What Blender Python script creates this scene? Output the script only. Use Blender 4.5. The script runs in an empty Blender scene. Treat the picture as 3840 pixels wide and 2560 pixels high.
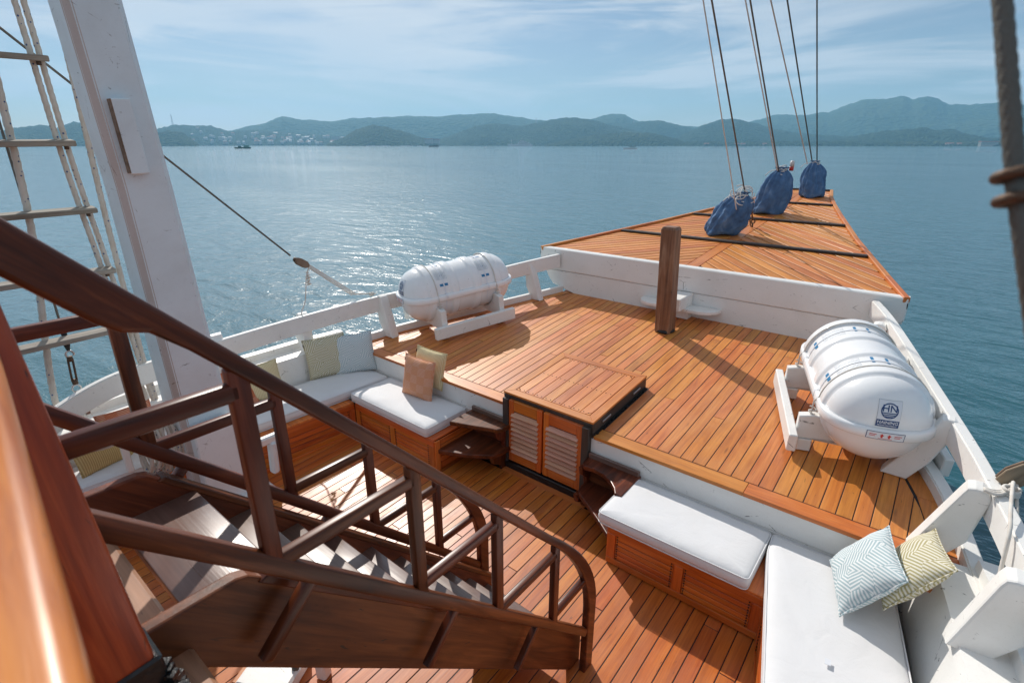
import bpy, bmesh, math, random
from mathutils import Vector, Matrix, noise
random.seed(7)
R = math.radians
sc = bpy.context.scene
col = sc.collection
V = Vector

# ---------------------------------------------------------------- camera, sky, sun, exposure
AZ, PITCH = R(39.08), R(20.51)
cam_d = bpy.data.cameras.new('camera'); cam = bpy.data.objects.new('camera', cam_d); col.objects.link(cam)
cam.location = (0, 0, 3.2); cam.rotation_euler = (R(90) - PITCH, 0, AZ)
cam_d.sensor_width = 36; cam_d.lens = 18.47; cam_d.clip_start = 0.02; cam_d.clip_end = 60000
cam_d.dof.use_dof = True; cam_d.dof.focus_distance = 4.6; cam_d.dof.aperture_fstop = 4.5
sc.camera = cam
SUN_AZ, SUN_EL = R(59.5), R(38.6)                       # azimuth from the bow towards port
SUN = V((-math.sin(SUN_AZ) * math.cos(SUN_EL), math.cos(SUN_AZ) * math.cos(SUN_EL), math.sin(SUN_EL)))
world = bpy.data.worlds.new('World'); sc.world = world; world.use_nodes = True
wn, wl = world.node_tree.nodes, world.node_tree.links
bgn = wn['Background']
sky = wn.new('ShaderNodeTexSky'); sky.sky_type = 'NISHITA'; sky.sun_disc = False
sky.sun_elevation = SUN_EL; sky.sun_rotation = -SUN_AZ
sky.air_density = 0.9; sky.dust_density = 0.4; sky.ozone_density = 2.2; sky.altitude = 0
SKY_STRENGTH = 0.050
bgn.inputs['Strength'].default_value = SKY_STRENGTH
# thin streaky cirrus all round the sky, mixed over the sky colour
tc = wn.new('ShaderNodeTexCoord')
sep = wn.new('ShaderNodeSeparateXYZ'); wl.new(tc.outputs['Generated'], sep.inputs[0])
def wmath(op, a, b=None, clamp=False):
    n = wn.new('ShaderNodeMath'); n.operation = op; n.use_clamp = clamp
    for i, x in enumerate((a, b)):
        if x is None: continue
        if isinstance(x, (int, float)): n.inputs[i].default_value = x
        else: wl.new(x, n.inputs[i])
    return n.outputs[0]
def wnoise(scale, stretch, detail, dist, off):
    m = wn.new('ShaderNodeMapping'); m.inputs['Scale'].default_value = stretch; m.inputs['Location'].default_value = off
    wl.new(tc.outputs['Generated'], m.inputs[0])
    n = wn.new('ShaderNodeTexNoise'); n.inputs['Scale'].default_value = scale; n.inputs['Detail'].default_value = detail
    n.inputs['Distortion'].default_value = dist; n.inputs['Roughness'].default_value = 0.58
    wl.new(m.outputs[0], n.inputs['Vector']); return n.outputs['Fac']
def wramp(fac, lo, hi):
    r = wn.new('ShaderNodeMapRange'); r.interpolation_type = 'SMOOTHSTEP'
    r.inputs['From Min'].default_value = lo; r.inputs['From Max'].default_value = hi
    wl.new(fac, r.inputs['Value']); return r.outputs[0]
streak = wramp(wnoise(1.0, (2.3, 2.3, 15.0), 8, 0.9, (5.2, 4.4, 0.3)), 0.38, 0.58)
patchy = wramp(wnoise(1.0, (1.1, 1.1, 2.6), 4, 0.5, (4.1, 0.9, 0.4)), 0.30, 0.55)
wisps = wramp(wnoise(1.0, (6.0, 6.0, 34.0), 6, 0.6, (2.2, 4.1, 1.0)), 0.50, 0.75)
cl = wmath('MULTIPLY', wmath('ADD', wmath('MULTIPLY', streak, 0.88), wmath('MULTIPLY', wisps, 0.30), True), wmath('ADD', wmath('MULTIPLY', patchy, 0.66), 0.34))
cl = wmath('ADD', wmath('MULTIPLY', cl, 0.9), 0.10)
# brightness of the cloud follows the sky behind it (forward scattering near the sun)
lum = wn.new('ShaderNodeRGBToBW'); wl.new(sky.outputs[0], lum.inputs[0])
cb = wn.new('ShaderNodeCombineXYZ')
base = wmath('ADD', wmath('MULTIPLY', lum.outputs[0], 0.25), 8.6)
wl.new(wmath('MULTIPLY', base, 0.98), cb.inputs[0]); wl.new(wmath('MULTIPLY', base, 1.04), cb.inputs[1]); wl.new(wmath('MULTIPLY', base, 1.13), cb.inputs[2])
mix = wn.new('ShaderNodeMix'); mix.data_type = 'RGBA'
wl.new(cl, mix.inputs['Factor']); wl.new(sky.outputs[0], mix.inputs['A']); wl.new(cb.outputs[0], mix.inputs['B'])
wl.new(mix.outputs['Result'], bgn.inputs['Color'])
sun_d = bpy.data.lights.new('sun', 'SUN'); sun_d.energy = 2.9; sun_d.angle = R(0.5); sun_d.color = (1.0, 0.94, 0.86)
sun = bpy.data.objects.new('sun', sun_d); col.objects.link(sun); sun.rotation_euler = SUN.to_track_quat('Z', 'Y').to_euler(); sun.location = (0, 0, 30)
sc.view_settings.view_transform = 'Standard'; sc.view_settings.look = 'None'
sc.view_settings.exposure = 0.56; sc.view_settings.gamma = 1.0; sc.view_settings.use_curve_mapping = False
sc.cycles.use_denoising = True; sc.cycles.volume_bounces = 2; sc.cycles.max_bounces = 6; sc.cycles.transparent_max_bounces = 8
sc.cycles.volume_step_rate = 1.0

# ---------------------------------------------------------------- materials
def new_mat(name):
    m = bpy.data.materials.new(name); m.use_nodes = True
    nt = m.node_tree; b = nt.nodes['Principled BSDF']
    return m, nt, b
class G:
    """tiny node-graph helper"""
    def __init__(s, nt): s.nt = nt; s.n = nt.nodes; s.l = nt.links
    def put(s, v, sock):
        if v is None: return
        if isinstance(v, bpy.types.NodeSocket): s.l.new(v, sock)
        elif isinstance(v, (tuple, list)) and len(v) == 3 and sock.type == 'RGBA': sock.default_value = (*v, 1)
        else: sock.default_value = v
    def math(s, op, a, b=None, clamp=False):
        n = s.n.new('ShaderNodeMath'); n.operation = op; n.use_clamp = clamp; s.put(a, n.inputs[0]); s.put(b, n.inputs[1]); return n.outputs[0]
    def coord(s, kind='Object'): return s.n.new('ShaderNodeTexCoord').outputs[kind]
    def pos(s): return s.n.new('ShaderNodeNewGeometry').outputs['Position']
    def rnd(s): return s.n.new('ShaderNodeObjectInfo').outputs['Random']
    def map(s, v, scale=(1, 1, 1), loc=(0, 0, 0), rot=(0, 0, 0)):
        n = s.n.new('ShaderNodeMapping'); s.put(v, n.inputs[0]); s.put(loc, n.inputs['Location']); s.put(rot, n.inputs['Rotation']); s.put(scale, n.inputs['Scale']); return n.outputs[0]
    def vadd(s, a, b):
        n = s.n.new('ShaderNodeVectorMath'); n.operation = 'ADD'; s.put(a, n.inputs[0]); s.put(b, n.inputs[1]); return n.outputs[0]
    def noise(s, v, scale, detail=4, rough=0.5, dist=0.0, out='Fac'):
        n = s.n.new('ShaderNodeTexNoise'); s.put(v, n.inputs['Vector']); n.inputs['Scale'].default_value = scale; n.inputs['Detail'].default_value = detail
        n.inputs['Roughness'].default_value = rough; n.inputs['Distortion'].default_value = dist; return n.outputs[out]
    def voro(s, v, scale, feature='F1', out='Distance', rnd=1.0):
        n = s.n.new('ShaderNodeTexVoronoi'); n.feature = feature; s.put(v, n.inputs['Vector']); n.inputs['Scale'].default_value = scale; n.inputs['Randomness'].default_value = rnd; return n.outputs[out]
    def rng(s, v, a, b, c=0.0, d=1.0, smooth=False):
        n = s.n.new('ShaderNodeMapRange'); n.interpolation_type = 'SMOOTHSTEP' if smooth else 'LINEAR'
        s.put(v, n.inputs['Value']); s.put(a, n.inputs['From Min']); s.put(b, n.inputs['From Max']); s.put(c, n.inputs['To Min']); s.put(d, n.inputs['To Max']); return n.outputs[0]
    def mix(s, f, a, b, mode='MIX'):
        n = s.n.new('ShaderNodeMix'); n.data_type = 'RGBA'; n.blend_type = mode; s.put(f, n.inputs['Factor'])
        s.put(a, n.inputs['A']); s.put(b, n.inputs['B']); return n.outputs['Result']
    def ramp(s, f, stops):
        n = s.n.new('ShaderNodeValToRGB'); s.put(f, n.inputs[0]); e = n.color_ramp.elements
        while len(e) < len(stops): e.new(0.5)
        for k, (p, c) in zip(e, stops): k.position = p; k.color = (*c, 1)
        return n.outputs[0]
    def bump(s, h, strength=0.3, dist=0.01, normal=None):
        n = s.n.new('ShaderNodeBump'); s.put(h, n.inputs['Height']); n.inputs['Strength'].default_value = strength; n.inputs['Distance'].default_value = dist
        s.put(normal, n.inputs['Normal']); return n.outputs[0]
    def sep(s, v):
        n = s.n.new('ShaderNodeSeparateXYZ'); s.put(v, n.inputs[0]); return n.outputs
    def comb(s, x, y, z):
        n = s.n.new('ShaderNodeCombineXYZ'); s.put(x, n.inputs[0]); s.put(y, n.inputs[1]); s.put(z, n.inputs[2]); return n.outputs[0]
    def hsv(s, c, h=0.5, sat=1.0, v=1.0):
        n = s.n.new('ShaderNodeHueSaturation'); s.put(c, n.inputs['Color']); s.put(h, n.inputs['Hue']); s.put(sat, n.inputs['Saturation']); s.put(v, n.inputs['Value']); return n.outputs[0]

def wood(name, c_dark, c_mid, c_light, rough=0.38, var=0.3, coat=0.0, knots=True, dirt=0.25, spec=0.5, grain=1.0, wear=True):
    """varnished timber, grain along the piece's own Y axis"""
    m, nt, b = new_mat(name); g = G(nt)
    rn = g.rnd(); v = g.vadd(g.coord(), g.comb(g.math('MULTIPLY', rn, 37.0), g.math('MULTIPLY', rn, 91.0), g.math('MULTIPLY', rn, 13.0)))
    n1 = g.noise(g.map(v, (9 * grain, 0.9 * grain, 9 * grain)), 1.0, 5, 0.6, 1.2)
    n2 = g.noise(g.map(v, (70, 2.0, 70)), 1.0, 3, 0.6, 0.4)
    n3 = g.noise(g.map(v, (3, 1.3, 3)), 1.0, 3, 0.5, 0.3)
    c = g.ramp(n1, [(0.25, c_dark), (0.5, c_mid), (0.78, c_light)])
    c = g.mix(g.rng(n2, 0.42, 0.70, 0.0, 0.45), c, c_dark)
    c = g.mix(g.rng(n3, 0.5, 0.8, 0.0, 0.30), c, c_light)
    if knots:
        k = g.voro(g.map(v, (5.5, 1.1, 5.5)), 1.0, 'F1', 'Distance')
        c = g.mix(g.rng(k, 0.02, 0.09, 0.65, 0.0, True), c, tuple(x * 0.35 for x in c_dark))
    if dirt:
        d = g.noise(g.map(v, (40, 5, 40)), 1.0, 2, 0.5, 2.0)
        c = g.mix(g.rng(d, 0.69, 0.76, 0.0, dirt * 2), c, (0.03, 0.018, 0.012))
    wp = g.noise(g.pos(), 1.3, 5, 0.65, 0.5); wf = g.rng(wp, 0.48, 0.72)
    c = g.mix(g.math('MULTIPLY', wf, 0.16 if wear else 0.0), c, tuple(0.55 * x + 0.45 * y for x, y in zip(c_light, (0.55, 0.42, 0.34))))
    c = g.hsv(c, g.math('ADD', 0.492, g.math('MULTIPLY', g.math('FRACT', g.math('MULTIPLY', rn, 7.13)), 0.016)), 1.0, g.math('ADD', 1 - var / 2, g.math('MULTIPLY', g.math('FRACT', g.math('MULTIPLY', rn, 3.77)), var)))
    nt.links.new(c, b.inputs['Base Color'])
    nt.links.new(g.rng(g.math('ADD', n3, g.math('MULTIPLY', n2, 0.5)), 0.5, 1.0, rough - 0.07, rough + 0.10) if not wear else g.math('ADD', g.rng(g.math('ADD', n3, g.math('MULTIPLY', n2, 0.5)), 0.5, 1.0, rough - 0.07, rough + 0.10), g.math('MULTIPLY', wf, 0.10)), b.inputs['Roughness'])
    nt.links.new(g.bump(g.math('ADD', g.math('MULTIPLY', n2, 0.6), n1), 0.22, 0.003), b.inputs['Normal'])
    b.inputs['Specular IOR Level'].default_value = spec
    b.inputs['Coat Weight'].default_value = coat; b.inputs['Coat Roughness'].default_value = 0.22
    return m

def paint(name, colr, rough=0.4, chips=0.5, grime=(0.42, 0.38, 0.32), gamt=0.35, chipcol=(0.10, 0.09, 0.08)):
    """old brushed paint with grime, hairline cracks and a few chips"""
    m, nt, b = new_mat(name); g = G(nt)
    p = g.pos(); rn = g.rnd()
    v = g.vadd(p, g.comb(g.math('MULTIPLY', rn, 9.0), 0.0, g.math('MULTIPLY', rn, 5.0)))
    n1 = g.noise(v, 1.8, 5, 0.6, 0.4); n2 = g.noise(v, 9.0, 4, 0.6, 0.6); n3 = g.noise(v, 46, 3, 0.6)
    c = g.mix(g.rng(n1, 0.42, 0.78, 0.0, gamt), colr, grime)
    c = g.mix(g.rng(n3, 0.55, 0.8, 0.0, 0.12), c, grime)
    if chips:
        mask = g.math('MULTIPLY', g.rng(n2, 0.60, 0.66), g.rng(g.noise(v, 30, 3, 0.7, 1.0), 0.60, 0.66))
        c = g.mix(g.math('MULTIPLY', mask, chips), c, chipcol)
        cr = g.voro(g.map(v, (1.6, 3.4, 2.6)), 1.0, 'DISTANCE_TO_EDGE')
        crm = g.math('MULTIPLY', g.rng(cr, 0.003, 0.007, 1.0, 0.0), g.rng(n2, 0.55, 0.62))
        c = g.mix(g.math('MULTIPLY', crm, chips), c, chipcol)
    nt.links.new(c, b.inputs['Base Color'])
    nt.links.new(g.rng(n2, 0.3, 0.7, rough - 0.08, rough + 0.12), b.inputs['Roughness'])
    nt.links.new(g.bump(g.math('ADD', n2, g.math('MULTIPLY', n3, 0.4)), 0.12, 0.006), b.inputs['Normal'])
    return m

def plain(name, colr, rough=0.5, metal=0.0, bump=0.0, bscale=60, var=0.0, spec=0.5):
    m, nt, b = new_mat(name); g = G(nt)
    c = colr
    n = g.noise(g.coord(), bscale, 3, 0.6)
    c = g.mix(g.rng(n, 0.35, 0.7, 0.0, 0.35 if var == 0 else var), colr, tuple(x * 0.7 for x in colr))
    nt.links.new(c, b.inputs['Base Color'])
    b.inputs['Roughness'].default_value = rough; b.inputs['Metallic'].default_value = metal; b.inputs['Specular IOR Level'].default_value = spec
    if bump: nt.links.new(g.bump(n, bump, 0.004), b.inputs['Normal'])
    return m

M = {}
M['deck'] = wood('deck_teak', (0.37, 0.092, 0.014), (0.61, 0.195, 0.030), (0.75, 0.30, 0.062), 0.42, 0.18, 0.0, True, 0.25, 0.75)
M['deck_low'] = wood('lower_deck_teak', (0.30, 0.062, 0.008), (0.53, 0.140, 0.018), (0.67, 0.225, 0.038), 0.38, 0.20, 0.0, True, 0.3, 0.6)
M['trim'] = wood('margin_teak', (0.36, 0.105, 0.028), (0.60, 0.190, 0.032), (0.73, 0.285, 0.062), 0.40, 0.03, 0.0, False, 0.15)
M['bow'] = wood('bow_teak', (0.37, 0.105, 0.018), (0.63, 0.215, 0.040), (0.77, 0.33, 0.08), 0.46, 0.22, 0.0, True, 0.15)
M['bench'] = wood('bench_teak', (0.30, 0.052, 0.006), (0.60, 0.135, 0.014), (0.76, 0.23, 0.034), 0.36, 0.30, 0.2, False, 0.12)
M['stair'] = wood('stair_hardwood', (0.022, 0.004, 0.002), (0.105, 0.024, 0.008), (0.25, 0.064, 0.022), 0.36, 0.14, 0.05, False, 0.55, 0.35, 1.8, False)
M['tread'] = wood('tread_hardwood', (0.085, 0.042, 0.030), (0.15, 0.080, 0.058), (0.22, 0.135, 0.10), 0.34, 0.14, 0.25, True, 0.2, 0.8)
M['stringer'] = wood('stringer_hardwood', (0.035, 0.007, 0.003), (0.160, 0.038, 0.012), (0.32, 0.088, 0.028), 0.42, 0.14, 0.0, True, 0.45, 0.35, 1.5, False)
M['edge'] = wood('edge_hardwood', (0.20, 0.085, 0.045), (0.40, 0.19, 0.11), (0.55, 0.30, 0.19), 0.45, 0.14, 0.0, True, 0.3)
M['varnish'] = wood('varnished_rail', (0.34, 0.07, 0.008), (0.62, 0.18, 0.022), (0.80, 0.31, 0.055), 0.32, 0.1, 0.3, False, 0.5, 0.5, 2.0, False)
M['post'] = wood('post_hardwood', (0.07, 0.026, 0.013), (0.23, 0.095, 0.045), (0.46, 0.28, 0.18), 0.55, 0.1, 0.0, False, 0.5)
M['newel'] = wood('newel_hardwood', (0.15, 0.022, 0.005), (0.38, 0.070, 0.014), (0.58, 0.140, 0.030), 0.36, 0.1, 0.1, False, 0.5, 0.5, 2.0, False)
M['grey_wood'] = wood('rung_weathered', (0.13, 0.11, 0.09), (0.27, 0.24, 0.20), (0.45, 0.41, 0.36), 0.7, 0.2, 0.0, False, 0.2, 0.3)
M['block_wood'] = wood('block_weathered', (0.10, 0.065, 0.04), (0.22, 0.15, 0.10), (0.36, 0.28, 0.20), 0.6, 0.2, 0.0, False, 0.3, 0.3)
M['dark_strip'] = wood('strip_blackened', (0.018, 0.014, 0.012), (0.040, 0.032, 0.028), (0.075, 0.060, 0.052), 0.5, 0.2, 0.0, False, 0.2)
M['slat'] = wood('slat_teak', (0.40, 0.16, 0.08), (0.58, 0.29, 0.18), (0.68, 0.40, 0.28), 0.42, 0.2, 0.0, False, 0.2)
M['white'] = paint('white_paint', (0.84, 0.83, 0.80), 0.38, 0.75, (0.52, 0.48, 0.42), 0.28)
M['mast'] = paint('mast_paint', (0.76, 0.83, 0.86), 0.45, 0.55, (0.48, 0.49, 0.48), 0.45)
M['mast_shade_stain'] = paint('mast_chamfer_shade_stain', (0.56, 0.50, 0.47), 0.5, 0.8, (0.36, 0.25, 0.18), 0.5, (0.16, 0.10, 0.07))  # shade of one chamfer put into the paint colour, with some brown edge wear
M['caulk'] = plain('black_caulk', (0.012, 0.012, 0.013), 0.5, 0, 0.2, 90)
M['tar'] = plain('black_tar', (0.010, 0.010, 0.011), 0.28, 0, 0.9, 30)
M['hole'] = plain('dark_void', (0.006, 0.006, 0.007), 0.9)
M['nail'] = plain('wood_plug', (0.030, 0.014, 0.008), 0.6)
M['steel'] = plain('stainless_steel', (0.55, 0.56, 0.57), 0.28, 1.0, 0.1, 120)
M['galv'] = plain('galvanised_wire', (0.13, 0.125, 0.11), 0.55, 0.5, 0.3, 300)
M['rust'] = plain('rusty_shackle', (0.12, 0.075, 0.05), 0.6, 0.6, 0.6, 120)
M['stay'] = plain('stay_wire', (0.20, 0.19, 0.17), 0.5, 0.6, 0.3, 300)
M['cord'] = plain('white_cord', (0.78, 0.77, 0.74), 0.8, 0, 0.5, 250)
M['blue_print'] = plain('blue_print', (0.02, 0.20, 0.42), 0.4)
M['navy_print'] = plain('navy_print', (0.010, 0.055, 0.19), 0.4)
M['red_print'] = plain('red_print', (0.62, 0.03, 0.02), 0.4)
M['grey_print'] = plain('grey_print', (0.42, 0.47, 0.52), 0.5)
M['label_white'] = plain('label_white', (0.74, 0.76, 0.80), 0.35, var=0.05)
M['red_plastic'] = plain('red_plastic', (0.55, 0.03, 0.02), 0.35)
M['clear_plastic'] = plain('frosted_plastic', (0.70, 0.62, 0.58), 0.25)
M['tag'] = plain('black_tag', (0.012, 0.012, 0.014), 0.6)
def raft_mat():
    m, nt, b = new_mat('raft_gelcoat'); g = G(nt)
    v = g.coord(); n = g.noise(v, 3.0, 4, 0.6, 0.3); n2 = g.noise(g.map(v, (6, 40, 40)), 1.0, 3, 0.6, 1.0)
    c = g.mix(g.rng(n, 0.45, 0.8, 0.0, 0.15), (0.86, 0.86, 0.86), (0.66, 0.62, 0.57))
    c = g.mix(g.math('MULTIPLY', g.rng(n2, 0.70, 0.74), g.rng(n, 0.5, 0.6)), c, (0.30, 0.29, 0.28))
    nt.links.new(c, b.inputs['Base Color']); b.inputs['Roughness'].default_value = 0.24
    b.inputs['Coat Weight'].default_value = 0.3; b.inputs['Coat Roughness'].default_value = 0.12
    nt.links.new(g.bump(g.noise(v, 9, 2), 0.04, 0.01), b.inputs['Normal']); return m
M['raft'] = raft_mat()
def rope_mat(name, c1, fleck):
    m, nt, b = new_mat(name); g = G(nt); v = g.pos()
    n = g.noise(v, 220, 2); n2 = g.noise(v, 14, 3)
    c = g.mix(g.rng(n2, 0.4, 0.75, 0.0, 0.5), c1, tuple(x * y for x, y in zip(c1, (0.72, 0.60, 0.50))))
    if fleck:
        f = g.voro(v, 26, 'F1', 'Distance'); c = g.mix(g.rng(f, 0.16, 0.20, 1.0, 0.0), c, fleck)
    nt.links.new(c, b.inputs['Base Color']); b.inputs['Roughness'].default_value = 0.85
    nt.links.new(g.bump(n, 0.5, 0.002), b.inputs['Normal']); return m
M['rope'] = rope_mat('hawser_rope', (0.60, 0.56, 0.50), (0.03, 0.07, 0.20))
M['rope_thin'] = rope_mat('thin_rope', (0.70, 0.67, 0.62), None)
def cushion_mat():
    m, nt, b = new_mat('cushion_canvas'); g = G(nt); v = g.coord()
    n = g.noise(v, 2.2, 3, 0.5, 0.3); w = g.noise(v, 420, 1); n2 = g.noise(g.map(v, (7, 7, 2)), 1.0, 4, 0.55, 0.8)
    c = g.mix(g.rng(n, 0.4, 0.75, 0.0, 0.22), (0.73, 0.73, 0.74), (0.58, 0.56, 0.53))
    nt.links.new(c, b.inputs['Base Color']); b.inputs['Roughness'].default_value = 0.72; b.inputs['Sheen Weight'].default_value = 0.15
    nt.links.new(g.bump(w, 0.10, 0.001, g.bump(n2, 0.35, 0.012)), b.inputs['Normal']); return m
M['cushion'] = cushion_mat()
def bag_mat():
    m, nt, b = new_mat('blue_canvas'); g = G(nt); v = g.coord()
    n = g.noise(v, 5, 5, 0.6, 0.6); w = g.noise(v, 260, 1)
    c = g.ramp(n, [(0.3, (0.045, 0.105, 0.215)), (0.55, (0.085, 0.185, 0.350)), (0.8, (0.22, 0.34, 0.50))])
    nt.links.new(c, b.inputs['Base Color']); b.inputs['Roughness'].default_value = 0.85
    nt.links.new(g.bump(w, 0.3, 0.002, g.bump(g.noise(g.map(v, (9, 9, 2.2)), 1.0, 4, 0.6, 1.0), 0.7, 0.04)), b.inputs['Normal']); return m
M['bag'] = bag_mat()
def maze_mat(name, ground, line):
    """woven bands that change direction from patch to patch"""
    m, nt, b = new_mat(name); g = G(nt); v = g.coord()
    vv = g.map(v, (1, 1, 0))
    cellc = g.voro(vv, 8.5, 'F1', 'Color'); ang = g.math('MULTIPLY', g.math('FLOOR', g.math('MULTIPLY', g.sep(cellc)[0], 5.99)), math.pi / 3)
    x, y, _ = g.sep(v)
    t = g.math('ADD', g.math('MULTIPLY', x, g.math('COSINE', ang)), g.math('MULTIPLY', y, g.math('SINE', ang)))
    st = g.math('SINE', g.math('MULTIPLY', t, 330.0))
    msk = g.rng(st, -0.25, 0.15)
    c = g.mix(msk, ground, line)
    w = g.noise(v, 500, 1)
    nt.links.new(c, b.inputs['Base Color']); b.inputs['Roughness'].default_value = 0.9
    nt.links.new(g.bump(g.math('ADD', msk, g.math('MULTIPLY', w, 0.4)), 0.5, 0.003), b.inputs['Normal']); return m
M['maze_blue'] = maze_mat('maze_pale_blue', (0.36, 0.47, 0.50), (0.72, 0.75, 0.75))
M['maze_olive'] = maze_mat('maze_olive', (0.40, 0.35, 0.18), (0.70, 0.67, 0.56))
def check_mat(name, a, bcol, c3):
    m, nt, b = new_mat(name); g = G(nt); v = g.coord(); x, y, _ = g.sep(v)
    ck = n = nt.nodes.new('ShaderNodeTexChecker'); g.put(g.map(v, (1, 1, 0), (0.05, 0.04, 0.0)), ck.inputs['Vector']); ck.inputs['Scale'].default_value = 11.0
    s1 = g.rng(g.math('SINE', g.math('MULTIPLY', y, 480.0)), -0.2, 0.2)
    s2 = g.rng(g.math('MULTIPLY', g.math('SINE', g.math('MULTIPLY', y, 420.0)), g.math('SINE', g.math('MULTIPLY', x, 420.0))), 0.1, 0.4)
    p1 = g.mix(s1, a, bcol); p2 = g.mix(s2, a, c3)
    c = g.mix(n.outputs['Fac'], p1, p2)
    nt.links.new(c, b.inputs['Base Color']); b.inputs['Roughness'].default_value = 0.9
    nt.links.new(g.bump(g.math('ADD', s1, s2), 0.5, 0.003), b.inputs['Normal']); return m
M['orange_check'] = check_mat('orange_check', (0.70, 0.29, 0.15), (0.76, 0.45, 0.32), (0.76, 0.44, 0.26))
M['orange_deep'] = check_mat('orange_deep', (0.52, 0.085, 0.025), (0.70, 0.40, 0.26), (0.66, 0.34, 0.18))
def rib_mat(name, a, bcol):
    m, nt, b = new_mat(name); g = G(nt); v = g.coord(); x, y, _ = g.sep(v)
    w = g.noise(v, 90, 2); t = g.math('ADD', g.math('MULTIPLY', x, 420.0), g.math('MULTIPLY', w, 2.0))
    s1 = g.rng(g.math('SINE', t), -0.4, 0.4)
    nt.links.new(g.mix(s1, a, bcol), b.inputs['Base Color']); b.inputs['Roughness'].default_value = 0.9
    nt.links.new(g.bump(s1, 0.5, 0.003), b.inputs['Normal']); return m
M['yellow_rib'] = rib_mat('yellow_rib', (0.64, 0.50, 0.26), (0.78, 0.67, 0.42))
M['tan_rib'] = rib_mat('tan_rib', (0.44, 0.28, 0.10), (0.60, 0.44, 0.20))
def water_mat():
    m, nt, b = new_mat('sea_water'); g = G(nt); v = g.pos()
    a = g.noise(g.map(v, (1, 1, 1), (0, 0, 0), (0, 0, R(25))), 0.16, 3, 0.5, 0.4)
    w1 = g.noise(g.map(v, (0.55, 1.25, 1), (0, 0, 0), (0, 0, R(62))), 1.15, 4, 0.58, 0.5)
    w2 = g.noise(g.map(v, (0.8, 1.2, 1), (3, 5, 0), (0, 0, R(30))), 5.0, 3, 0.6, 0.3)
    w3 = g.noise(g.map(v, (0.6, 1.3, 1), (7, 1, 0), (0, 0, R(48))), 0.45, 2, 0.5, 0.8)
    patch = g.noise(g.map(v, (1.0, 2.4, 1), (9, 2, 0), (0, 0, R(52))), 0.012, 3, 0.5, 0.6)
    h = g.math('ADD', g.math('MULTIPLY', w1, 0.115), g.math('ADD', g.math('MULTIPLY', w2, 0.024), g.math('ADD', g.math('MULTIPLY', a, 0.10), g.math('MULTIPLY', w3, 0.13))))
    nt.links.new(g.mix(g.rng(patch, 0.3, 0.7), (0.010, 0.080, 0.100), (0.016, 0.115, 0.135)), b.inputs['Base Color'])
    nt.links.new(g.rng(patch, 0.35, 0.65, 0.19, 0.26), b.inputs['Roughness'])
    b.inputs['IOR'].default_value = 1.45
    b.inputs['Coat Weight'].default_value = 0.7; b.inputs['Coat Roughness'].default_value = 0.022; b.inputs['Coat IOR'].default_value = 1.33
    bn = nt.nodes.new('ShaderNodeBump'); g.put(h, bn.inputs['Height']); bn.inputs['Strength'].default_value = 0.85; bn.inputs['Distance'].default_value = 1.0
    nt.links.new(bn.outputs[0], b.inputs['Normal']); nt.links.new(bn.outputs[0], b.inputs['Coat Normal']); return m
M['water'] = water_mat()
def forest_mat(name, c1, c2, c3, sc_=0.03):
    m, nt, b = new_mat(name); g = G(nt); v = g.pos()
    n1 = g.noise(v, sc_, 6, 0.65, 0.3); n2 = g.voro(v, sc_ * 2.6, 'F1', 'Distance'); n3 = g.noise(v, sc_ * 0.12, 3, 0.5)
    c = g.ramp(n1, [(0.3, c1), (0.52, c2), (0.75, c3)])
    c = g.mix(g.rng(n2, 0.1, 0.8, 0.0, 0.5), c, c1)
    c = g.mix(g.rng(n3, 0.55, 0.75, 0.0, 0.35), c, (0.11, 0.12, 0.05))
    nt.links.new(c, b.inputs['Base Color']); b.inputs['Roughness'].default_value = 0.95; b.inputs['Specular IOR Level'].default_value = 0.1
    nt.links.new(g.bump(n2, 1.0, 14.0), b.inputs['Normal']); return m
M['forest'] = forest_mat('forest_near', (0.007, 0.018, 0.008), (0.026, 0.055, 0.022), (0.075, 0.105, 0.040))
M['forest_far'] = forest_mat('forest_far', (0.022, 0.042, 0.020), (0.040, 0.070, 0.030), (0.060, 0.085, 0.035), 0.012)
M['house_white'] = plain('house_white', (0.52, 0.51, 0.49), 0.7)
M['house_cream'] = plain('house_cream', (0.38, 0.35, 0.30), 0.7)
M['roof_red'] = plain('roof_red', (0.38, 0.13, 0.08), 0.7)
M['roof_zinc'] = plain('roof_zinc', (0.34, 0.35, 0.37), 0.45, 0.3)
M['window_dark'] = plain('window_dark', (0.03, 0.04, 0.05), 0.2)
M['hull_green'] = plain('hull_green', (0.015, 0.085, 0.065), 0.5)
M['hull_dark'] = plain('hull_dark', (0.025, 0.028, 0.030), 0.5)
M['ship_white'] = plain('ship_white', (0.78, 0.79, 0.80), 0.5)
M['ship_green'] = plain('ship_green', (0.18, 0.42, 0.34), 0.5)
M['lattice'] = plain('lattice_steel', (0.45, 0.40, 0.38), 0.6)

# ---------------------------------------------------------------- helpers
W = {}
def link(name, data, mat=None, parent=None, mw=None, kind=None, label=None, cat=None, group=None):
    o = bpy.data.objects.new(name, data); col.objects.link(o)
    mw = mw if mw is not None else Matrix.Identity(4)
    W[o] = mw
    if parent is not None:
        o.parent = parent; o.matrix_basis = W[parent].inverted() @ mw
    else: o.matrix_basis = mw
    if mat is not None and data is not None:
        data.materials.clear(); data.materials.append(M[mat] if isinstance(mat, str) else mat)
    if kind: o['kind'] = kind
    if label: o['label'] = label
    if cat: o['category'] = cat
    if group: o['group'] = group
    return o
def thing(name, label, cat, loc=(0, 0, 0), group=None):
    return link(name, None, None, None, Matrix.Translation(loc), None, label, cat, group)
def pymesh(verts, faces, smooth=False):
    me = bpy.data.meshes.new('m'); me.from_pydata([tuple(v) for v in verts], [], faces); me.update()
    if smooth: me.shade_smooth()
    return me
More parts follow.
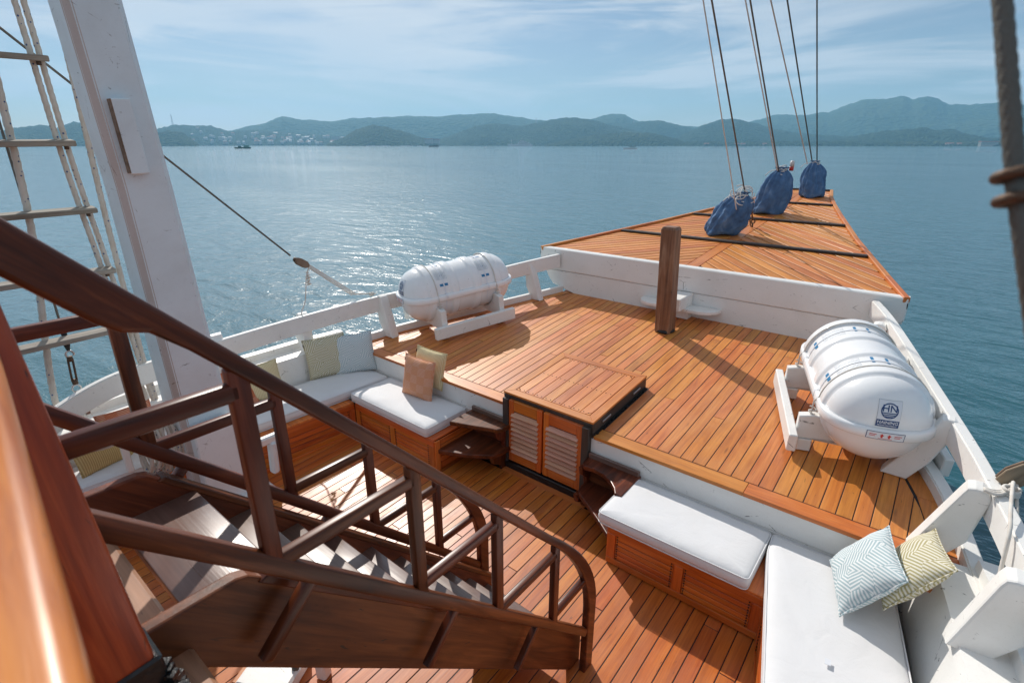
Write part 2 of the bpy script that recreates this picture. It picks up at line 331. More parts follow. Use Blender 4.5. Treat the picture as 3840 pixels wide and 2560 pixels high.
def bm_mesh(bm, smooth=False):
    bmesh.ops.recalc_face_normals(bm, faces=bm.faces)
    me = bpy.data.meshes.new('m'); bm.to_mesh(me); bm.free()
    if smooth: me.shade_smooth()
    return me
_bc = {}
def boxmesh(sx, sy, sz, bev=0.004, seg=1, mat=None):
    k = (round(sx, 4), round(sy, 4), round(sz, 4), bev, seg, mat)
    if k in _bc: return _bc[k]
    bm = bmesh.new(); bmesh.ops.create_cube(bm, size=1.0, matrix=Matrix.Diagonal((sx, sy, sz, 1)))
    bev = min(bev, 0.3 * min(sx, sy, sz))
    if bev > 0: bmesh.ops.bevel(bm, geom=bm.edges[:], offset=bev, segments=seg, affect='EDGES', profile=0.5)
    me = bm_mesh(bm, seg > 1); 
    _bc[k] = me; return me
def frame(o, ux, uy):
    ux = V(ux).normalized(); uy = V(uy); uy = (uy - ux * uy.dot(ux)).normalized(); uz = ux.cross(uy)
    m = Matrix.Identity(4)
    for i, a in enumerate((ux, uy, uz)):
        for j in range(3): m[j][i] = a[j]
    m.translation = V(o); return m
def board(name, p0, p1, w, t, mat, parent=None, up=(0, 0, 1), bev=0.004, seg=1, **kw):
    """straight piece from p0 to p1: length on local Y, width w on local X, thickness t on local Z"""
    p0, p1 = V(p0), V(p1); d = p1 - p0; y = d.normalized(); u = V(up); z = (u - y * u.dot(y)).normalized(); x = y.cross(z)
    m = frame((p0 + p1) / 2, x, y)
    return link(name, boxmesh(w, d.length, t, bev, seg, mat), mat, parent, m, **kw)
def box(name, c, size, mat, parent=None, rz=0.0, bev=0.005, seg=1, rx=0.0, **kw):
    m = Matrix.Translation(c) @ Matrix.Rotation(rz, 4, 'Z') @ Matrix.Rotation(rx, 4, 'X')
    return link(name, boxmesh(*size, bev, seg, mat), mat, parent, m, **kw)
def prism_mesh(poly, t, bev=0.0, seg=1, smooth=False, z0=0.0):
    bm = bmesh.new(); f = bm.faces.new([bm.verts.new((x, y, z0)) for x, y in poly])
    r = bmesh.ops.extrude_face_region(bm, geom=[f]); vs = [g for g in r['geom'] if isinstance(g, bmesh.types.BMVert)]
    bmesh.ops.translate(bm, verts=vs, vec=(0, 0, t))
    bmesh.ops.recalc_face_normals(bm, faces=bm.faces)
    if bev > 0:
        ed = [e for e in bm.edges if abs(e.verts[0].co.z - e.verts[1].co.z) < 1e-6]
        bmesh.ops.bevel(bm, geom=ed, offset=bev, segments=seg, affect='EDGES', profile=0.5)
    return bm_mesh(bm, smooth)
def prism(name, poly, t, mat, parent, m, bev=0.0, seg=1, **kw):
    """flat outline in local XY, thickness along local Z; recentred so the grain is the piece's own"""
    return link(name, prism_mesh(poly, t, bev, seg), mat, parent, m, **kw)
def tube_data(pts, r, sides=8, lobes=0, amp=0.0, pitch=0.1, closed=False, caps=True):
    pts = [V(p) for p in pts]; n = len(pts); vs = []; fs = []
    rad = r if callable(r) else (lambda i: r)
    t0 = (pts[1] - pts[0]).normalized(); nrm = t0.orthogonal().normalized(); s = 0.0
    for i, p in enumerate(pts):
        t = (pts[min(i + 1, n - 1)] - pts[max(i - 1, 0)])
        if closed: t = pts[(i + 1) % n] - pts[i - 1]
        t.normalize(); nrm = (nrm - t * nrm.dot(t)).normalized(); bn = t.cross(nrm)
        if i: s += (p - pts[i - 1]).length
        for k in range(sides):
            a = 2 * math.pi * k / sides; rr = rad(i)
            if lobes: rr = rr * (1 - amp + amp * abs(math.cos(lobes / 2 * (a - 2 * math.pi * s / pitch))) * 1.4)
            vs.append(p + (nrm * math.cos(a) + bn * math.sin(a)) * rr)
    m = n if closed else n - 1
    for i in range(m):
        for k in range(sides):
            a = i * sides + k; b = i * sides + (k + 1) % sides; c = ((i + 1) % n) * sides + (k + 1) % sides; d = ((i + 1) % n) * sides + k
            fs.append((a, b, c, d))
    if not closed and caps:
        fs.append(tuple(range(sides))[::-1]); fs.append(tuple(range((n - 1) * sides, n * sides)))
    return vs, fs
def tube(name, pts, r, mat, parent=None, sides=8, smooth=True, **kw):
    o = V(pts[0]); vs, fs = tube_data([V(p) - o for p in pts], r, sides, **{k: kw.pop(k) for k in ('lobes', 'amp', 'pitch', 'closed') if k in kw})
    return link(name, pymesh(vs, fs, smooth), mat, parent, Matrix.Translation(o), **kw)
def resample(pts, step):
    out = [V(pts[0])]
    for a, b in zip(pts, pts[1:]):
        a, b = V(a), V(b); n = max(1, int((b - a).length / step))
        for i in range(1, n + 1): out.append(a.lerp(b, i / n))
    return out
def smooth_path(pts, n=8):
    pts = [V(p) for p in pts]; out = []
    for i in range(len(pts) - 1):
        p0 = pts[max(i - 1, 0)]; p1 = pts[i]; p2 = pts[i + 1]; p3 = pts[min(i + 2, len(pts) - 1)]
        for k in range(n):
            t = k / n
            out.append(0.5 * ((2 * p1) + (p2 - p0) * t + (2 * p0 - 5 * p1 + 4 * p2 - p3) * t * t + (3 * p1 - p0 - 3 * p2 + p3) * t ** 3))
    out.append(pts[-1]); return out
def rope(name, pts, r, mat, parent=None, step=None, lobes=3, pitch=None, sides=12, **kw):
    """laid rope: the strands are real ridges that turn along the length"""
    return tube(name, resample(pts, step or r * 0.9), r, mat, parent, sides, lobes=lobes, amp=0.13, pitch=pitch or r * 9.5, **kw)
def merge(parts):
    vs, fs = [], []
    for v, f in parts:
        o = len(vs); vs += list(v); fs += [tuple(i + o for i in q) for q in f]
    return vs, fs
def boxdata(c, s, rz=0.0):
    c = V(c); h = V(s) / 2; rot = Matrix.Rotation(rz, 3, 'Z')
    vs = [c + rot @ V((sx * h.x, sy * h.y, sz * h.z)) for sx in (-1, 1) for sy in (-1, 1) for sz in (-1, 1)]
    return vs, [(0, 1, 3, 2), (4, 6, 7, 5), (0, 4, 5, 1), (2, 3, 7, 6), (0, 2, 6, 4), (1, 5, 7, 3)]
def clip(poly, a, b, c):
    """keep the part of a 2-D polygon where a*x + b*y <= c"""
    out = []
    for i in range(len(poly)):
        p, q = poly[i - 1], poly[i]; dp, dq = a * p[0] + b * p[1] - c, a * q[0] + b * q[1] - c
        if (dp <= 0) != (dq <= 0):
            t = dp / (dp - dq); out.append((p[0] + (q[0] - p[0]) * t, p[1] + (q[1] - p[1]) * t))
        if dq <= 0: out.append(q)
    return out
def interp(tab, x):
    if x <= tab[0][0]: return tab[0][1]
    for (a, ya), (b, yb) in zip(tab, tab[1:]):
        if x <= b: return ya + (yb - ya) * (x - a) / (b - a)
    return tab[-1][1]
def area(p): return abs(sum(p[i - 1][0] * p[i][1] - p[i][0] * p[i - 1][1] for i in range(len(p)))) / 2

# ---------------------------------------------------------------- water, hills, haze
wm = pymesh([(-6600, -6600, 0), (6600, -6600, 0), (6600, 6600, 0), (-6600, 6600, 0)], [(0, 1, 2, 3)])
SEA = -2.0
link('sea', wm, 'water', None, Matrix.Translation((0, 0, SEA)), kind='structure')
FW = V((-math.sin(AZ), math.cos(AZ), 0)); RT = V((math.cos(AZ), math.sin(AZ), 0))
def bearing(sx):
    """horizontal unit direction of a bearing given as a photo column (3840 wide)"""
    return (FW * (math.cos(PITCH) + 737 / 1970 * math.sin(PITCH)) + RT * (sx - 1920) / 1970)
def far_point(sx, dist, z=SEA):
    d = bearing(sx); d.normalize(); p = d * dist; p.z = z; return p
def rise(dy, sx, dist):
    """height in metres of something dy photo pixels tall on that bearing and distance"""
    return dy / 1970 * dist / bearing(sx).length * 1.068 * 0.877
def hill(name, prof, dist, depth, mat, rough=1.0, seed=0, nx=220, ny=22, cell=60, front=0.55):
    """a wooded ridge: crest line at 'dist', falling to the shore in front and behind"""
    xs = [prof[0][0] + (prof[-1][0] - prof[0][0]) * i / nx for i in range(nx + 1)]
    vs, fs = [], []
    for i, sx in enumerate(xs):
        h = interp(prof, sx); crest = rise(h, sx, dist) if h > 0 else 0
        dr = bearing(sx); dr.normalize()
        for j in range(ny + 1):
            t = j / ny                                        # 0 front shore .. 1 back
            dd = dist + depth * (t - front)
            p = dr * dd
            if t < front: s = math.sin(t / front * math.pi / 2) ** 0.9
            else: s = math.cos((t - front) / (1 - front) * math.pi / 2)
            edge = min(1.0, (i / nx) * 14, (1 - i / nx) * 14)
            q = V((p.x / (cell * 5) + seed * 3.1, p.y / (cell * 5), seed)); big = noise.noise(q) * 0.30 * s * (1 - s) * 2.2
            sm = noise.noise(V((p.x / cell, p.y / cell, seed + 9))) * 0.5 + noise.noise(V((p.x / (cell * 0.33), p.y / (cell * 0.33), seed + 5))) * 0.30
            z = crest * max(0.0, s + big) + sm * cell * 0.26 * rough * min(1.0, s * 4) * edge
            vs.append((p.x, p.y, SEA + (z + 3 * min(1, s * 10)) * 1.0 - (4 if j in (0, ny) else 0)))
    for i in range(nx):
        for j in range(ny):
            a = i * (ny + 1) + j; fs.append((a, a + ny + 1, a + ny + 2, a + 1))
    return link(name, pymesh(vs, fs, True), mat, None, None, kind='structure')
# (photo column, height above the waterline in photo pixels)
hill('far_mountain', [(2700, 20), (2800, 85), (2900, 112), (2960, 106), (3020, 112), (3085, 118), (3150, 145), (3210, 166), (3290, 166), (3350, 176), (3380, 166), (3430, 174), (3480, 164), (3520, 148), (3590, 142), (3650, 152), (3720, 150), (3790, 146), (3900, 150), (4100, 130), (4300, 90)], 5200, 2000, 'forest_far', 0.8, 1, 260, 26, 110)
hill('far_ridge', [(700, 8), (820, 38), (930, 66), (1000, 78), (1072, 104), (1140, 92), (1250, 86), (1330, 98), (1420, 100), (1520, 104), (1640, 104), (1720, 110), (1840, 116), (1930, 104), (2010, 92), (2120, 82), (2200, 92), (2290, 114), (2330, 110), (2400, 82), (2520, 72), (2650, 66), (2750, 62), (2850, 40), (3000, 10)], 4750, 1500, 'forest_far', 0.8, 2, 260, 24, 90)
hill('town_slope', [(520, 20), (600, 58), (660, 74), (720, 72), (800, 70), (870, 50), (960, 56), (1020, 52), (1120, 42), (1230, 36), (1330, 30), (1460, 20), (1560, 10)], 3900, 1300, 'forest', 1.0, 3, 220, 22, 60)
hill('west_hill', [(-420, 20), (-250, 52), (-100, 60), (0, 46), (70, 62), (180, 74), (230, 62), (300, 86), (380, 70), (470, 40), (560, 14)], 3500, 1200, 'forest', 1.0, 4, 200, 22, 55)
hill('headland', [(540, 4), (580, 36), (640, 54), (690, 48), (720, 26), (745, 6)], 2700, 420, 'forest', 1.1, 5, 90, 18, 34)
hill('round_hill', [(1225, 4), (1290, 28), (1340, 58), (1400, 74), (1460, 66), (1530, 46), (1590, 26), (1650, 8)], 2900, 700, 'forest', 1.1, 6, 150, 22, 40)
hill('centre_hill', [(1600, 6), (1690, 34), (1780, 68), (1850, 80), (1960, 70), (2060, 92), (2120, 100), (2200, 96), (2270, 78), (2350, 60), (2440, 40), (2560, 14)], 3500, 1300, 'forest', 1.1, 7, 240, 26, 50)
hill('centre_back_hill', [(2100, 30), (2250, 70), (2360, 82), (2460, 92), (2540, 72), (2640, 52), (2750, 34), (2850, 8)], 4100, 1000, 'forest', 1.0, 8, 180, 22, 60)
hill('low_wooded_point', [(2050, 2), (2140, 22), (2230, 40), (2340, 48), (2440, 44), (2520, 28), (2590, 4)], 2700, 420, 'forest', 1.2, 9, 140, 18, 32)
hill('east_hill', [(2480, 10), (2560, 40), (2640, 78), (2700, 96), (2760, 94), (2830, 76), (2910, 56), (2980, 44), (3100, 36), (3240, 30), (3330, 20), (3420, 6)], 3600, 1200, 'forest', 1.1, 10, 240, 24, 52)
hill('right_hill', [(3060, 4), (3200, 34), (3300, 50), (3440, 64), (3520, 54), (3560, 58), (3600, 46), (3660, 32), (3760, 22), (3900, 30), (4100, 36), (4300, 10)], 3200, 1000, 'forest', 1.1, 11, 240, 24, 48)
hill('shore_belt', [(2400, 3), (2520, 12), (2700, 14), (2900, 14), (3100, 15), (3300, 13), (3500, 15), (3700, 13), (3900, 14), (4200, 10)], 2650, 200, 'forest', 1.3, 12, 260, 12, 26)
hill('west_shore_belt', [(-420, 8), (-200, 12), (0, 12), (200, 12), (420, 10), (600, 8)], 3000, 200, 'forest', 1.3, 13, 140, 12, 26)
HAZE = 1
if HAZE:
    hz = link('haze', boxmesh(13400, 13400, 500, 0.0), None, None, Matrix.Translation((0, 0, 500 / 2 + SEA - 1)), kind='stuff')
    hm = bpy.data.materials.new('haze'); hm.use_nodes = True; hn = hm.node_tree.nodes
    hn.remove(hn['Principled BSDF']); pv = hn.new('ShaderNodeVolumePrincipled')
    pv.inputs['Color'].default_value = (0.36, 0.72, 1.0, 1); pv.inputs['Density'].default_value = 1.55e-4; pv.inputs['Anisotropy'].default_value = 0.15
    hm.node_tree.links.new(pv.outputs[0], hn['Material Output'].inputs['Volume'])
    hz.data.materials.append(hm)

# ---------------------------------------------------------------- decks
CX = -2.45                                   # centre line of the boat
EL, EU, EB = R(2.3), R(4.8), R(4.9)          # rise towards the bow of lower deck, fore deck, bow platform
YB, ZU = 3.57, 0.826                         # aft edge of the fore deck
def zl(y): return math.tan(EL) * y
def zu(y): return ZU + math.tan(EU) * (y - YB)
def zb(y): return 1.70 + math.tan(EB) * (y - 6.6)
def lay(name, poly, e, zf, t, mat, parent, top=0.0, bev=0.0025, along=None):
    """one plank: outline given in plan, laid on a deck that rises towards the bow"""
    if len(poly) < 3 or area(poly) < 2e-4: return None
    cx = sum(p[0] for p in poly) / len(poly); cy = sum(p[1] for p in poly) / len(poly); ce = math.cos(e)
    pl = [(p[0] - cx, (p[1] - cy) / ce) for p in poly]
    m = Matrix.Translation((cx, cy, zf(cy) + top)) @ Matrix.Rotation(e, 4, 'X')
    if along:                                   # turn the local frame so that local Y follows the plank
        m = m @ Matrix.Rotation(along, 4, 'Z'); c, s = math.cos(-along), math.sin(-along)
        pl = [(x * c - y * s, x * s + y * c) for x, y in pl]
    cl = []
    for p in pl:
        if not cl or (abs(p[0] - cl[-1][0]) + abs(p[1] - cl[-1][1])) > 2e-3: cl.append(p)
    if (abs(cl[0][0] - cl[-1][0]) + abs(cl[0][1] - cl[-1][1])) < 2e-3: cl.pop()
    if len(cl) < 3: return None
    return link(name, prism_mesh(cl, t, bev, 1, False, -t), mat, parent, m)
def clip_convex(poly, out):
    n = len(out); s = sum(out[i - 1][0] * out[i][1] - out[i][0] * out[i - 1][1] for i in range(n))
    for i in range(n):
        (x0, y0), (x1, y1) = out[i - 1], out[i]
        a, b = (y1 - y0), -(x1 - x0)
        if s < 0: a, b = -a, -b
        poly = clip(poly, a, b, a * x0 + b * y0)
        if len(poly) < 3: return []
    return poly
PITCHW, GAP = 0.1, 0.0065
def plank_run(deck, outline, x0, x1, e, zf, mat, cuts, t=0.03):
    y0 = min(p[1] for p in outline) - 1; y1 = max(p[1] for p in outline) + 1
    k = 0; x = x0
    while x < x1:
        ys = [y0] + [c for c in cuts(k)] + [y1]
        for a, b in zip(ys, ys[1:]):
            r = [(x + GAP / 2, a + 0.0025), (x + PITCHW - GAP / 2, a + 0.0025), (x + PITCHW - GAP / 2, b - 0.0025), (x + GAP / 2, b - 0.0025)]
            lay('plank', clip_convex(r, outline), e, zf, t, mat, deck, random.uniform(-0.0008, 0.0008))
        x += PITCHW; k += 1
# lower deck
lo = [(-5.2, -1.6), (0.15, -1.6), (0.15, 3.44), (-5.2, 3.44)]
lower = lay('lower_deck', [(-5.6, -1.7), (0.5, -1.7), (0.5, 3.75), (-5.6, 3.75)], EL, zl, 0.05, 'caulk', None, -0.004)
lower['kind'] = 'structure'
rr = random.Random(3)
def cuts_low(k):
    return sorted(rr.uniform(-0.4, 3.0) for _ in range(rr.choice((1, 1, 2))))
plank_run(lower, lo, -5.2 + 0.02, 0.15, EL, zl, 'deck_low', cuts_low)
lay('threshold_plank', [(-2.93, 3.435), (-1.96, 3.435), (-1.96, 3.555), (-2.93, 3.555)], EL, zl, 0.03, 'trim', lower, 0.001, along=R(90))
# fore deck
HW = [(3.3, 3.06), (3.57, 3.0), (4.2, 2.84), (5.0, 2.52), (6.18, 2.06), (6.75, 1.84), (7.2, 1.66)]
def hw(y): return interp(HW, y)
edge_y = [3.57, 4.2, 5.0, 6.18, 6.74]
full = [(CX - hw(y), y) for y in edge_y] + [(CX + hw(y), y) for y in reversed(edge_y)]
upper = lay('fore_deck', [(x, y) for x, y in full], EU, zu, 0.06, 'caulk', None, -0.004)
upper['kind'] = 'structure'
inset = [(CX - hw(y) + 0.125, y) for y in (3.69, 4.2, 5.0, 6.18, 6.63)] + [(CX + hw(y) - 0.125, y) for y in (6.63, 6.18, 5.0, 4.2, 3.69)]
def cuts_up(k):
    c = [6.25 + 0.17 * math.sin(k * 1.9)] if k % 2 else [5.95 + 0.12 * math.sin(k * 2.3)]
    if k % 5 == 2: c.append(4.7 + 0.3 * math.sin(k))
    return sorted(c)
def not_hatch(p): return p
HX0, HX1, HY0, HY1 = -2.985, -1.977, 3.545, 4.575
x = -5.445; k = 0
while x < 0.6:
    ys = [3.0] + cuts_up(k) + [7.2]
    for a, b in zip(ys, ys[1:]):
        xa, xb = x + GAP / 2, x + PITCHW - GAP / 2
        for seg in ([(xa, xb, a, b)] if xb < HX0 or xa > HX1 else [(xa, xb, max(a, HY1), b)]):
            r = [(seg[0], seg[2] + 0.002), (seg[1], seg[2] + 0.002), (seg[1], seg[3] - 0.002), (seg[0], seg[3] - 0.002)]
            if r[2][1] > r[1][1]: lay('plank', clip_convex(r, inset), EU, zu, 0.03, 'deck', upper, random.uniform(-0.0008, 0.0008))
    x += PITCHW; k += 1
for xa, xb in ((CX - 3.0, HX0 - 0.01), (HX1 + 0.01, CX + 3.0)):        # margin board along the aft edge
    n = 2
    for i in range(n):
        a = xa + (xb - xa) * i / n; b = xa + (xb - xa) * (i + 1) / n
        lay('margin_board', [(a, 3.55), (b - 0.003, 3.55), (b - 0.003, 3.682), (a, 3.682)], EU, zu, 0.034, 'trim', upper, 0.001, along=R(90))
lay('margin_board', [(CX - 1.9, 6.64), (CX + 1.9, 6.64), (CX + 1.9, 6.74), (CX - 1.9, 6.74)], EU, zu, 0.034, 'trim', upper, 0.001, along=R(90))
for s in (-1, 1):
    for a, b in zip((3.69, 4.2, 5.0, 6.18), (4.2, 5.0, 6.18, 6.63)):
        q = [(CX + s * (hw(a) - 0.118), a + 0.002), (CX + s * hw(a), a + 0.002), (CX + s * hw(b), b - 0.002), (CX + s * (hw(b) - 0.118), b - 0.002)]
        lay('margin_board', q, EU, zu, 0.034, 'trim', upper, 0.001)
# white bulkhead below the fore deck
bulk = thing('bulkhead', 'white plank bulkhead under the aft edge of the fore deck', 'bulkhead', (CX, 3.6, 0.1))
for xa, xb in ((CX - 3.0, HX0 + 0.02), (HX1 - 0.02, CX + 3.0)):
    zs = [0.06, 0.34, 0.60, 0.796]
    for a, b in zip(zs, zs[1:]):
        board('plank', (xa, 3.585, (a + b) / 2), (xb, 3.585, (a + b) / 2), b - a - 0.004, 0.05, 'white', bulk, (0, -1, 0), 0.004)

# ---------------------------------------------------------------- bow platform
BW = [(6.6, 2.34), (7.3, 2.10), (8.15, 1.82), (9.0, 1.54), (9.9, 1.28), (10.8, 1.02), (11.6, 0.80), (12.4, 0.60), (13.3, 0.44)]
def bw(y): return interp(BW, y)
bys = [y for y, _ in BW]
bow = lay('bow_platform', [(CX - bw(y), y) for y in bys] + [(CX + bw(y), y) for y in reversed(bys)], EB, zb, 0.06, 'hole', None, -0.030)
bow['kind'] = 'structure'
for s in (-1, 1):
    pw, gp = (0.14, 0.021) if s > 0 else (0.13, 0.021)
    lim = [(CX + s * 0.085, 6.72)] + [(CX + s * (bw(y) - 0.05), y) for y in [6.72] + bys[1:]] + [(CX + s * 0.085, 13.3)]
    # the edge is slightly hollow, so clip strip by strip between stations
    d = V((s * 1, -1, 0)).normalized(); nrm = V((s * 1, 1, 0)).normalized()
    c0 = nrm.dot(V((CX, 6.6, 0))) - 0.2; k = 0
    while True:
        c = c0 + k * pw; k += 1
        if c > nrm.dot(V((CX + s * 0.0, 13.3, 0))) + 0.9: break
        # along the strip: from centre board outwards until the edge or the aft beam
        def inside(p): return 6.72 <= p.y <= 13.27 and 0.085 <= s * (p.x - CX) <= bw(p.y) - 0.055
        lo_, hi_ = None, None
        o = nrm * (c + pw / 2); base = V((CX, 0, 0)) 
        # parametrise by x offset
        pts = []
        for i in range(0, 241):
            xo = 0.0 + i * 0.01; px = CX + s * xo; py = (c + pw / 2 - nrm.x * px) / nrm.y
            if inside(V((px, py, 0))): pts.append((px, py))
        if len(pts) < 4: continue
        a, b = V((*pts[0], 0)), V((*pts[-1], 0)); L = (b - a).length
        hwid = (pw - gp) / 2
        p = [a - nrm * hwid, a + nrm * hwid, b + nrm * hwid, b - nrm * hwid]
        # square the inner end to the centre board and the outer end to the edge
        x_in = CX + s * 0.085
        q = [(v.x, v.y) for v in (a - nrm * hwid - d * 0.1, a + nrm * hwid - d * 0.1, b + nrm * hwid + d * 0.1, b - nrm * hwid + d * 0.1)]
        q = clip(q, -s, 0, -s * x_in) if s > 0 else clip(q, 1, 0, x_in)
        q = clip(q, 0, -1, -6.72)
        ym = b.y; y2 = ym + 0.3; e0, e1 = bw(ym - 0.2) - 0.055, bw(y2) - 0.055     # straight edge locally
        ex0, ex1 = CX + s * e0, CX + s * e1
        ea, eb = (y2 - (ym - 0.2)), -(ex1 - ex0)
        if s < 0: ea, eb = -ea, -eb
        q = clip(q, ea, eb, ea * ex0 + eb * (ym - 0.2))
        ang = math.atan2(-d.x, d.y)
        lay('plank', q, EB, zb, 0.028, 'bow', bow, random.uniform(-0.001, 0.001), 0.003, along=ang)
lay('centre_board', [(CX - 0.078, 6.72), (CX + 0.078, 6.72), (CX + 0.078, 13.25), (CX - 0.078, 13.25)], EB, zb, 0.03, 'trim', bow, 0.001)
for s in (-1, 1):
    for a, b in zip(bys, bys[1:]):
        board('edge_trim', (CX + s * (bw(a) - 0.022), a, zb(a) + 0.004), (CX + s * (bw(b) - 0.022), b, zb(b) + 0.004), 0.06, 0.06, 'trim', bow, (0, 0, 1), 0.006)
board('edge_trim', (CX - 0.45, 13.28, zb(13.28) + 0.004), (CX + 0.45, 13.28, zb(13.28) + 0.004), 0.06, 0.06, 'dark_strip', bow, (0, 0, 1), 0.006)
for y in (8.15, 9.9, 11.6):
    h = bw(y) - 0.06
    board('cross_strip', (CX - h, y, zb(y) + 0.018), (CX + h, y, zb(y) + 0.018), 0.09, 0.03, 'dark_strip', bow, (0, 0, 1), 0.006)
# big white beam between fore deck and platform
beam = thing('bow_beam', 'heavy white painted cross beam between the fore deck and the bow platform', 'beam', (CX, 6.66, 1.05))
def xz(name, poly, y, t, mat, parent, bev=0.008):
    m = frame((0, y + t, 0), (1, 0, 0), (0, 0, 1))       # local z = -y
    return prism(name, poly, t, mat, parent, m, bev)
xz('upper_plank', [(CX - 2.34, 1.44), (CX - 2.30, 1.40), (CX + 2.28, 1.40), (CX + 2.34, 1.48), (CX + 2.34, 1.725), (CX - 2.34, 1.725)], 6.60, 0.13, 'white', beam, 0.012)
xz('lower_plank', [(CX - 2.1, 1.18), (CX - 1.5, 1.02), (CX + 1.9, 1.02), (CX + 2.2, 1.24), (CX + 2.26, 1.395), (CX - 2.24, 1.395), (CX - 2.20, 1.30)], 6.612, 0.11, 'white', beam, 0.006)
box('end_block', (CX + 2.28, 6.69, 1.56), (0.10, 0.10, 0.26), 'white', beam)
box('end_block', (CX - 2.28, 6.69, 1.58), (0.10, 0.10, 0.22), 'white', beam)
# hull below the platform and the decks (seen only from aside)
hv, hf = [], []
st = [(-1.7, 3.0, 0.2), (1.0, 3.15, 0.4), (3.57, 3.1, 0.8), (5.0, 2.62, 0.92), (6.7, 1.95, 1.02), (9.0, 1.0, 1.5), (12.0, 0.3, 2.0)]
for y, h, z in st:
    hv += [(CX - h, y, z), (CX - h * 0.8, y, SEA - 0.6), (CX + h * 0.8, y, SEA - 0.6), (CX + h, y, z)]
for i in range(len(st) - 1):
    a = i * 4
    hf += [(a, a + 1, a + 5, a + 4), (a + 1, a + 2, a + 6, a + 5), (a + 2, a + 3, a + 7, a + 6)]
hf += [(24, 25, 26, 27)]
link('hull', pymesh(hv, hf), 'white', None, None, kind='structure')

# ---------------------------------------------------------------- bulwarks
def rail_ribbon(name, path, h, t, parent, mat='white', lean=0.0):
    """a bent vertical plank following path (x, y, z of its top)"""
    P = smooth_path(path, 6); vs, fs = [], []
    n = len(P)
    for i, p in enumerate(P):
        d = P[min(i + 1, n - 1)] - P[max(i - 1, 0)]; d.z = 0; d.normalize(); sd = V((d.y, -d.x, 0))
        for a, b in ((-1, 0), (1, 0), (1, -1), (-1, -1)):
            q = p + sd * a * t / 2 + V((0, 0, b * h)); 
            if b: q += sd * lean
            vs.append(q)
    for i in range(n - 1):
        a = i * 4
        for k in range(4): fs.append((a + k, a + (k + 1) % 4, a + 4 + (k + 1) % 4, a + 4 + k))
    fs.append((3, 2, 1, 0)); fs.append(tuple(range((n - 1) * 4, n * 4)))
    me = pymesh(vs, fs); bm = bmesh.new(); bm.from_mesh(me); bmesh.ops.recalc_face_normals(bm, faces=bm.faces)
    ed = [e for e in bm.edges if len(e.link_faces) == 2 and e.calc_face_angle(0) > 0.9]
    bmesh.ops.bevel(bm, geom=ed, offset=0.009, segments=2, affect='EDGES'); me = bm_mesh(bm)
    return link(name, me, mat, parent)
def knee(parent, s, y, xi, z0, xo, z1, wid=0.13, foot=0.17, top=0.13):
    """a stout stanchion leaning outboard; s = +1 starboard, -1 port; xi inner foot, xo inner top"""
    P = [(xi, z0), (xi + s * foot, z0), (xi + s * (foot + 0.10), z0 + 0.18), (xo + s * top, z1 - 0.05), (xo + s * (top - 0.02), z1 - 0.012), (xo + s * (top - 0.05), z1), (xo + s * 0.05, z1), (xo + s * 0.015, z1 - 0.012), (xo, z1 - 0.05)]
    if s > 0: P = P
    m = frame((0, y + wid / 2, 0), (1, 0, 0), (0, 0, 1))
    return link('stanchion', prism_mesh(P, wid, 0.014, 2), 'white', parent, m)
port_rail = [(-5.36, 0.38, 1.02), (-5.46, 0.66, 1.15), (-5.54, 1.05, 1.25), (-5.59, 1.5, 1.275), (-5.60, 2.1, 1.30), (-5.57, 2.9, 1.335), (-5.47, 3.88, 1.375), (-5.05, 5.0, 1.48), (-4.65, 6.0, 1.60), (-4.42, 6.58, 1.66)]
stbd_rail = [(0.80, 0.6, 1.25), (0.78, 2.0, 1.29), (0.70, 2.88, 1.33), (0.615, 3.34, 1.35), (0.52, 3.74, 1.375), (0.42, 4.13, 1.40), (0.17, 4.88, 1.49), (-0.22, 6.08, 1.61), (-0.42, 6.58, 1.66)]
bp = thing('bulwark', 'white port bulwark with open rail, curving past the mast foot to the bow beam', 'bulwark', (-5.5, 2.0, 0.8))
bs = thing('bulwark', 'white starboard bulwark with stout leaning stanchions beside the starboard bench', 'bulwark', (0.5, 2.0, 0.8))
rail_ribbon('top_rail', port_rail, 0.20, 0.065, bp); rail_ribbon('top_rail', [(x_ + 0.03, y, z) for x_, y, z in stbd_rail], 0.175, 0.075, bs)
# low curbs (covering boards) at deck level
rail_ribbon('curb', [(CX - hw(y) - 0.035, y, zu(y) + 0.085) for y in (3.45, 4.2, 5.0, 6.18, 6.62)], 0.12, 0.07, bp)
rail_ribbon('curb', [(CX + hw(y) + 0.035, y, zu(y) + 0.085) for y in (3.30, 4.2, 5.0, 6.18, 6.62)], 0.14, 0.09, bs)
for y, dx in ((4.02, 0), (6.12, 0)): 
    knee(bp, -1, y, CX - hw(y) + 0.13, zu(y) - 0.002, CX - hw(y) - 0.03, zu(y) + 0.53, 0.12, 0.15, 0.12)
for y, xi, xo in ((3.66, 0.25, 0.42), (4.42, 0.03, 0.27), (5.3, -0.30, -0.10), (6.05, -0.56, -0.34)): knee(bs, 1, y, xi, zu(y) - 0.002, xo, zu(y) + 0.54, 0.125, 0.16, 0.13)
for k in range(2): lay('corner_plank', [(0.235, 3.33 + 0.105 * k), (0.425 - 0.015 * k, 3.33 + 0.105 * k), (0.41 - 0.015 * k, 3.43 + 0.105 * k), (0.235, 3.43 + 0.105 * k)], EU, zu, 0.03, 'deck', upper, 0.0, along=R(90))
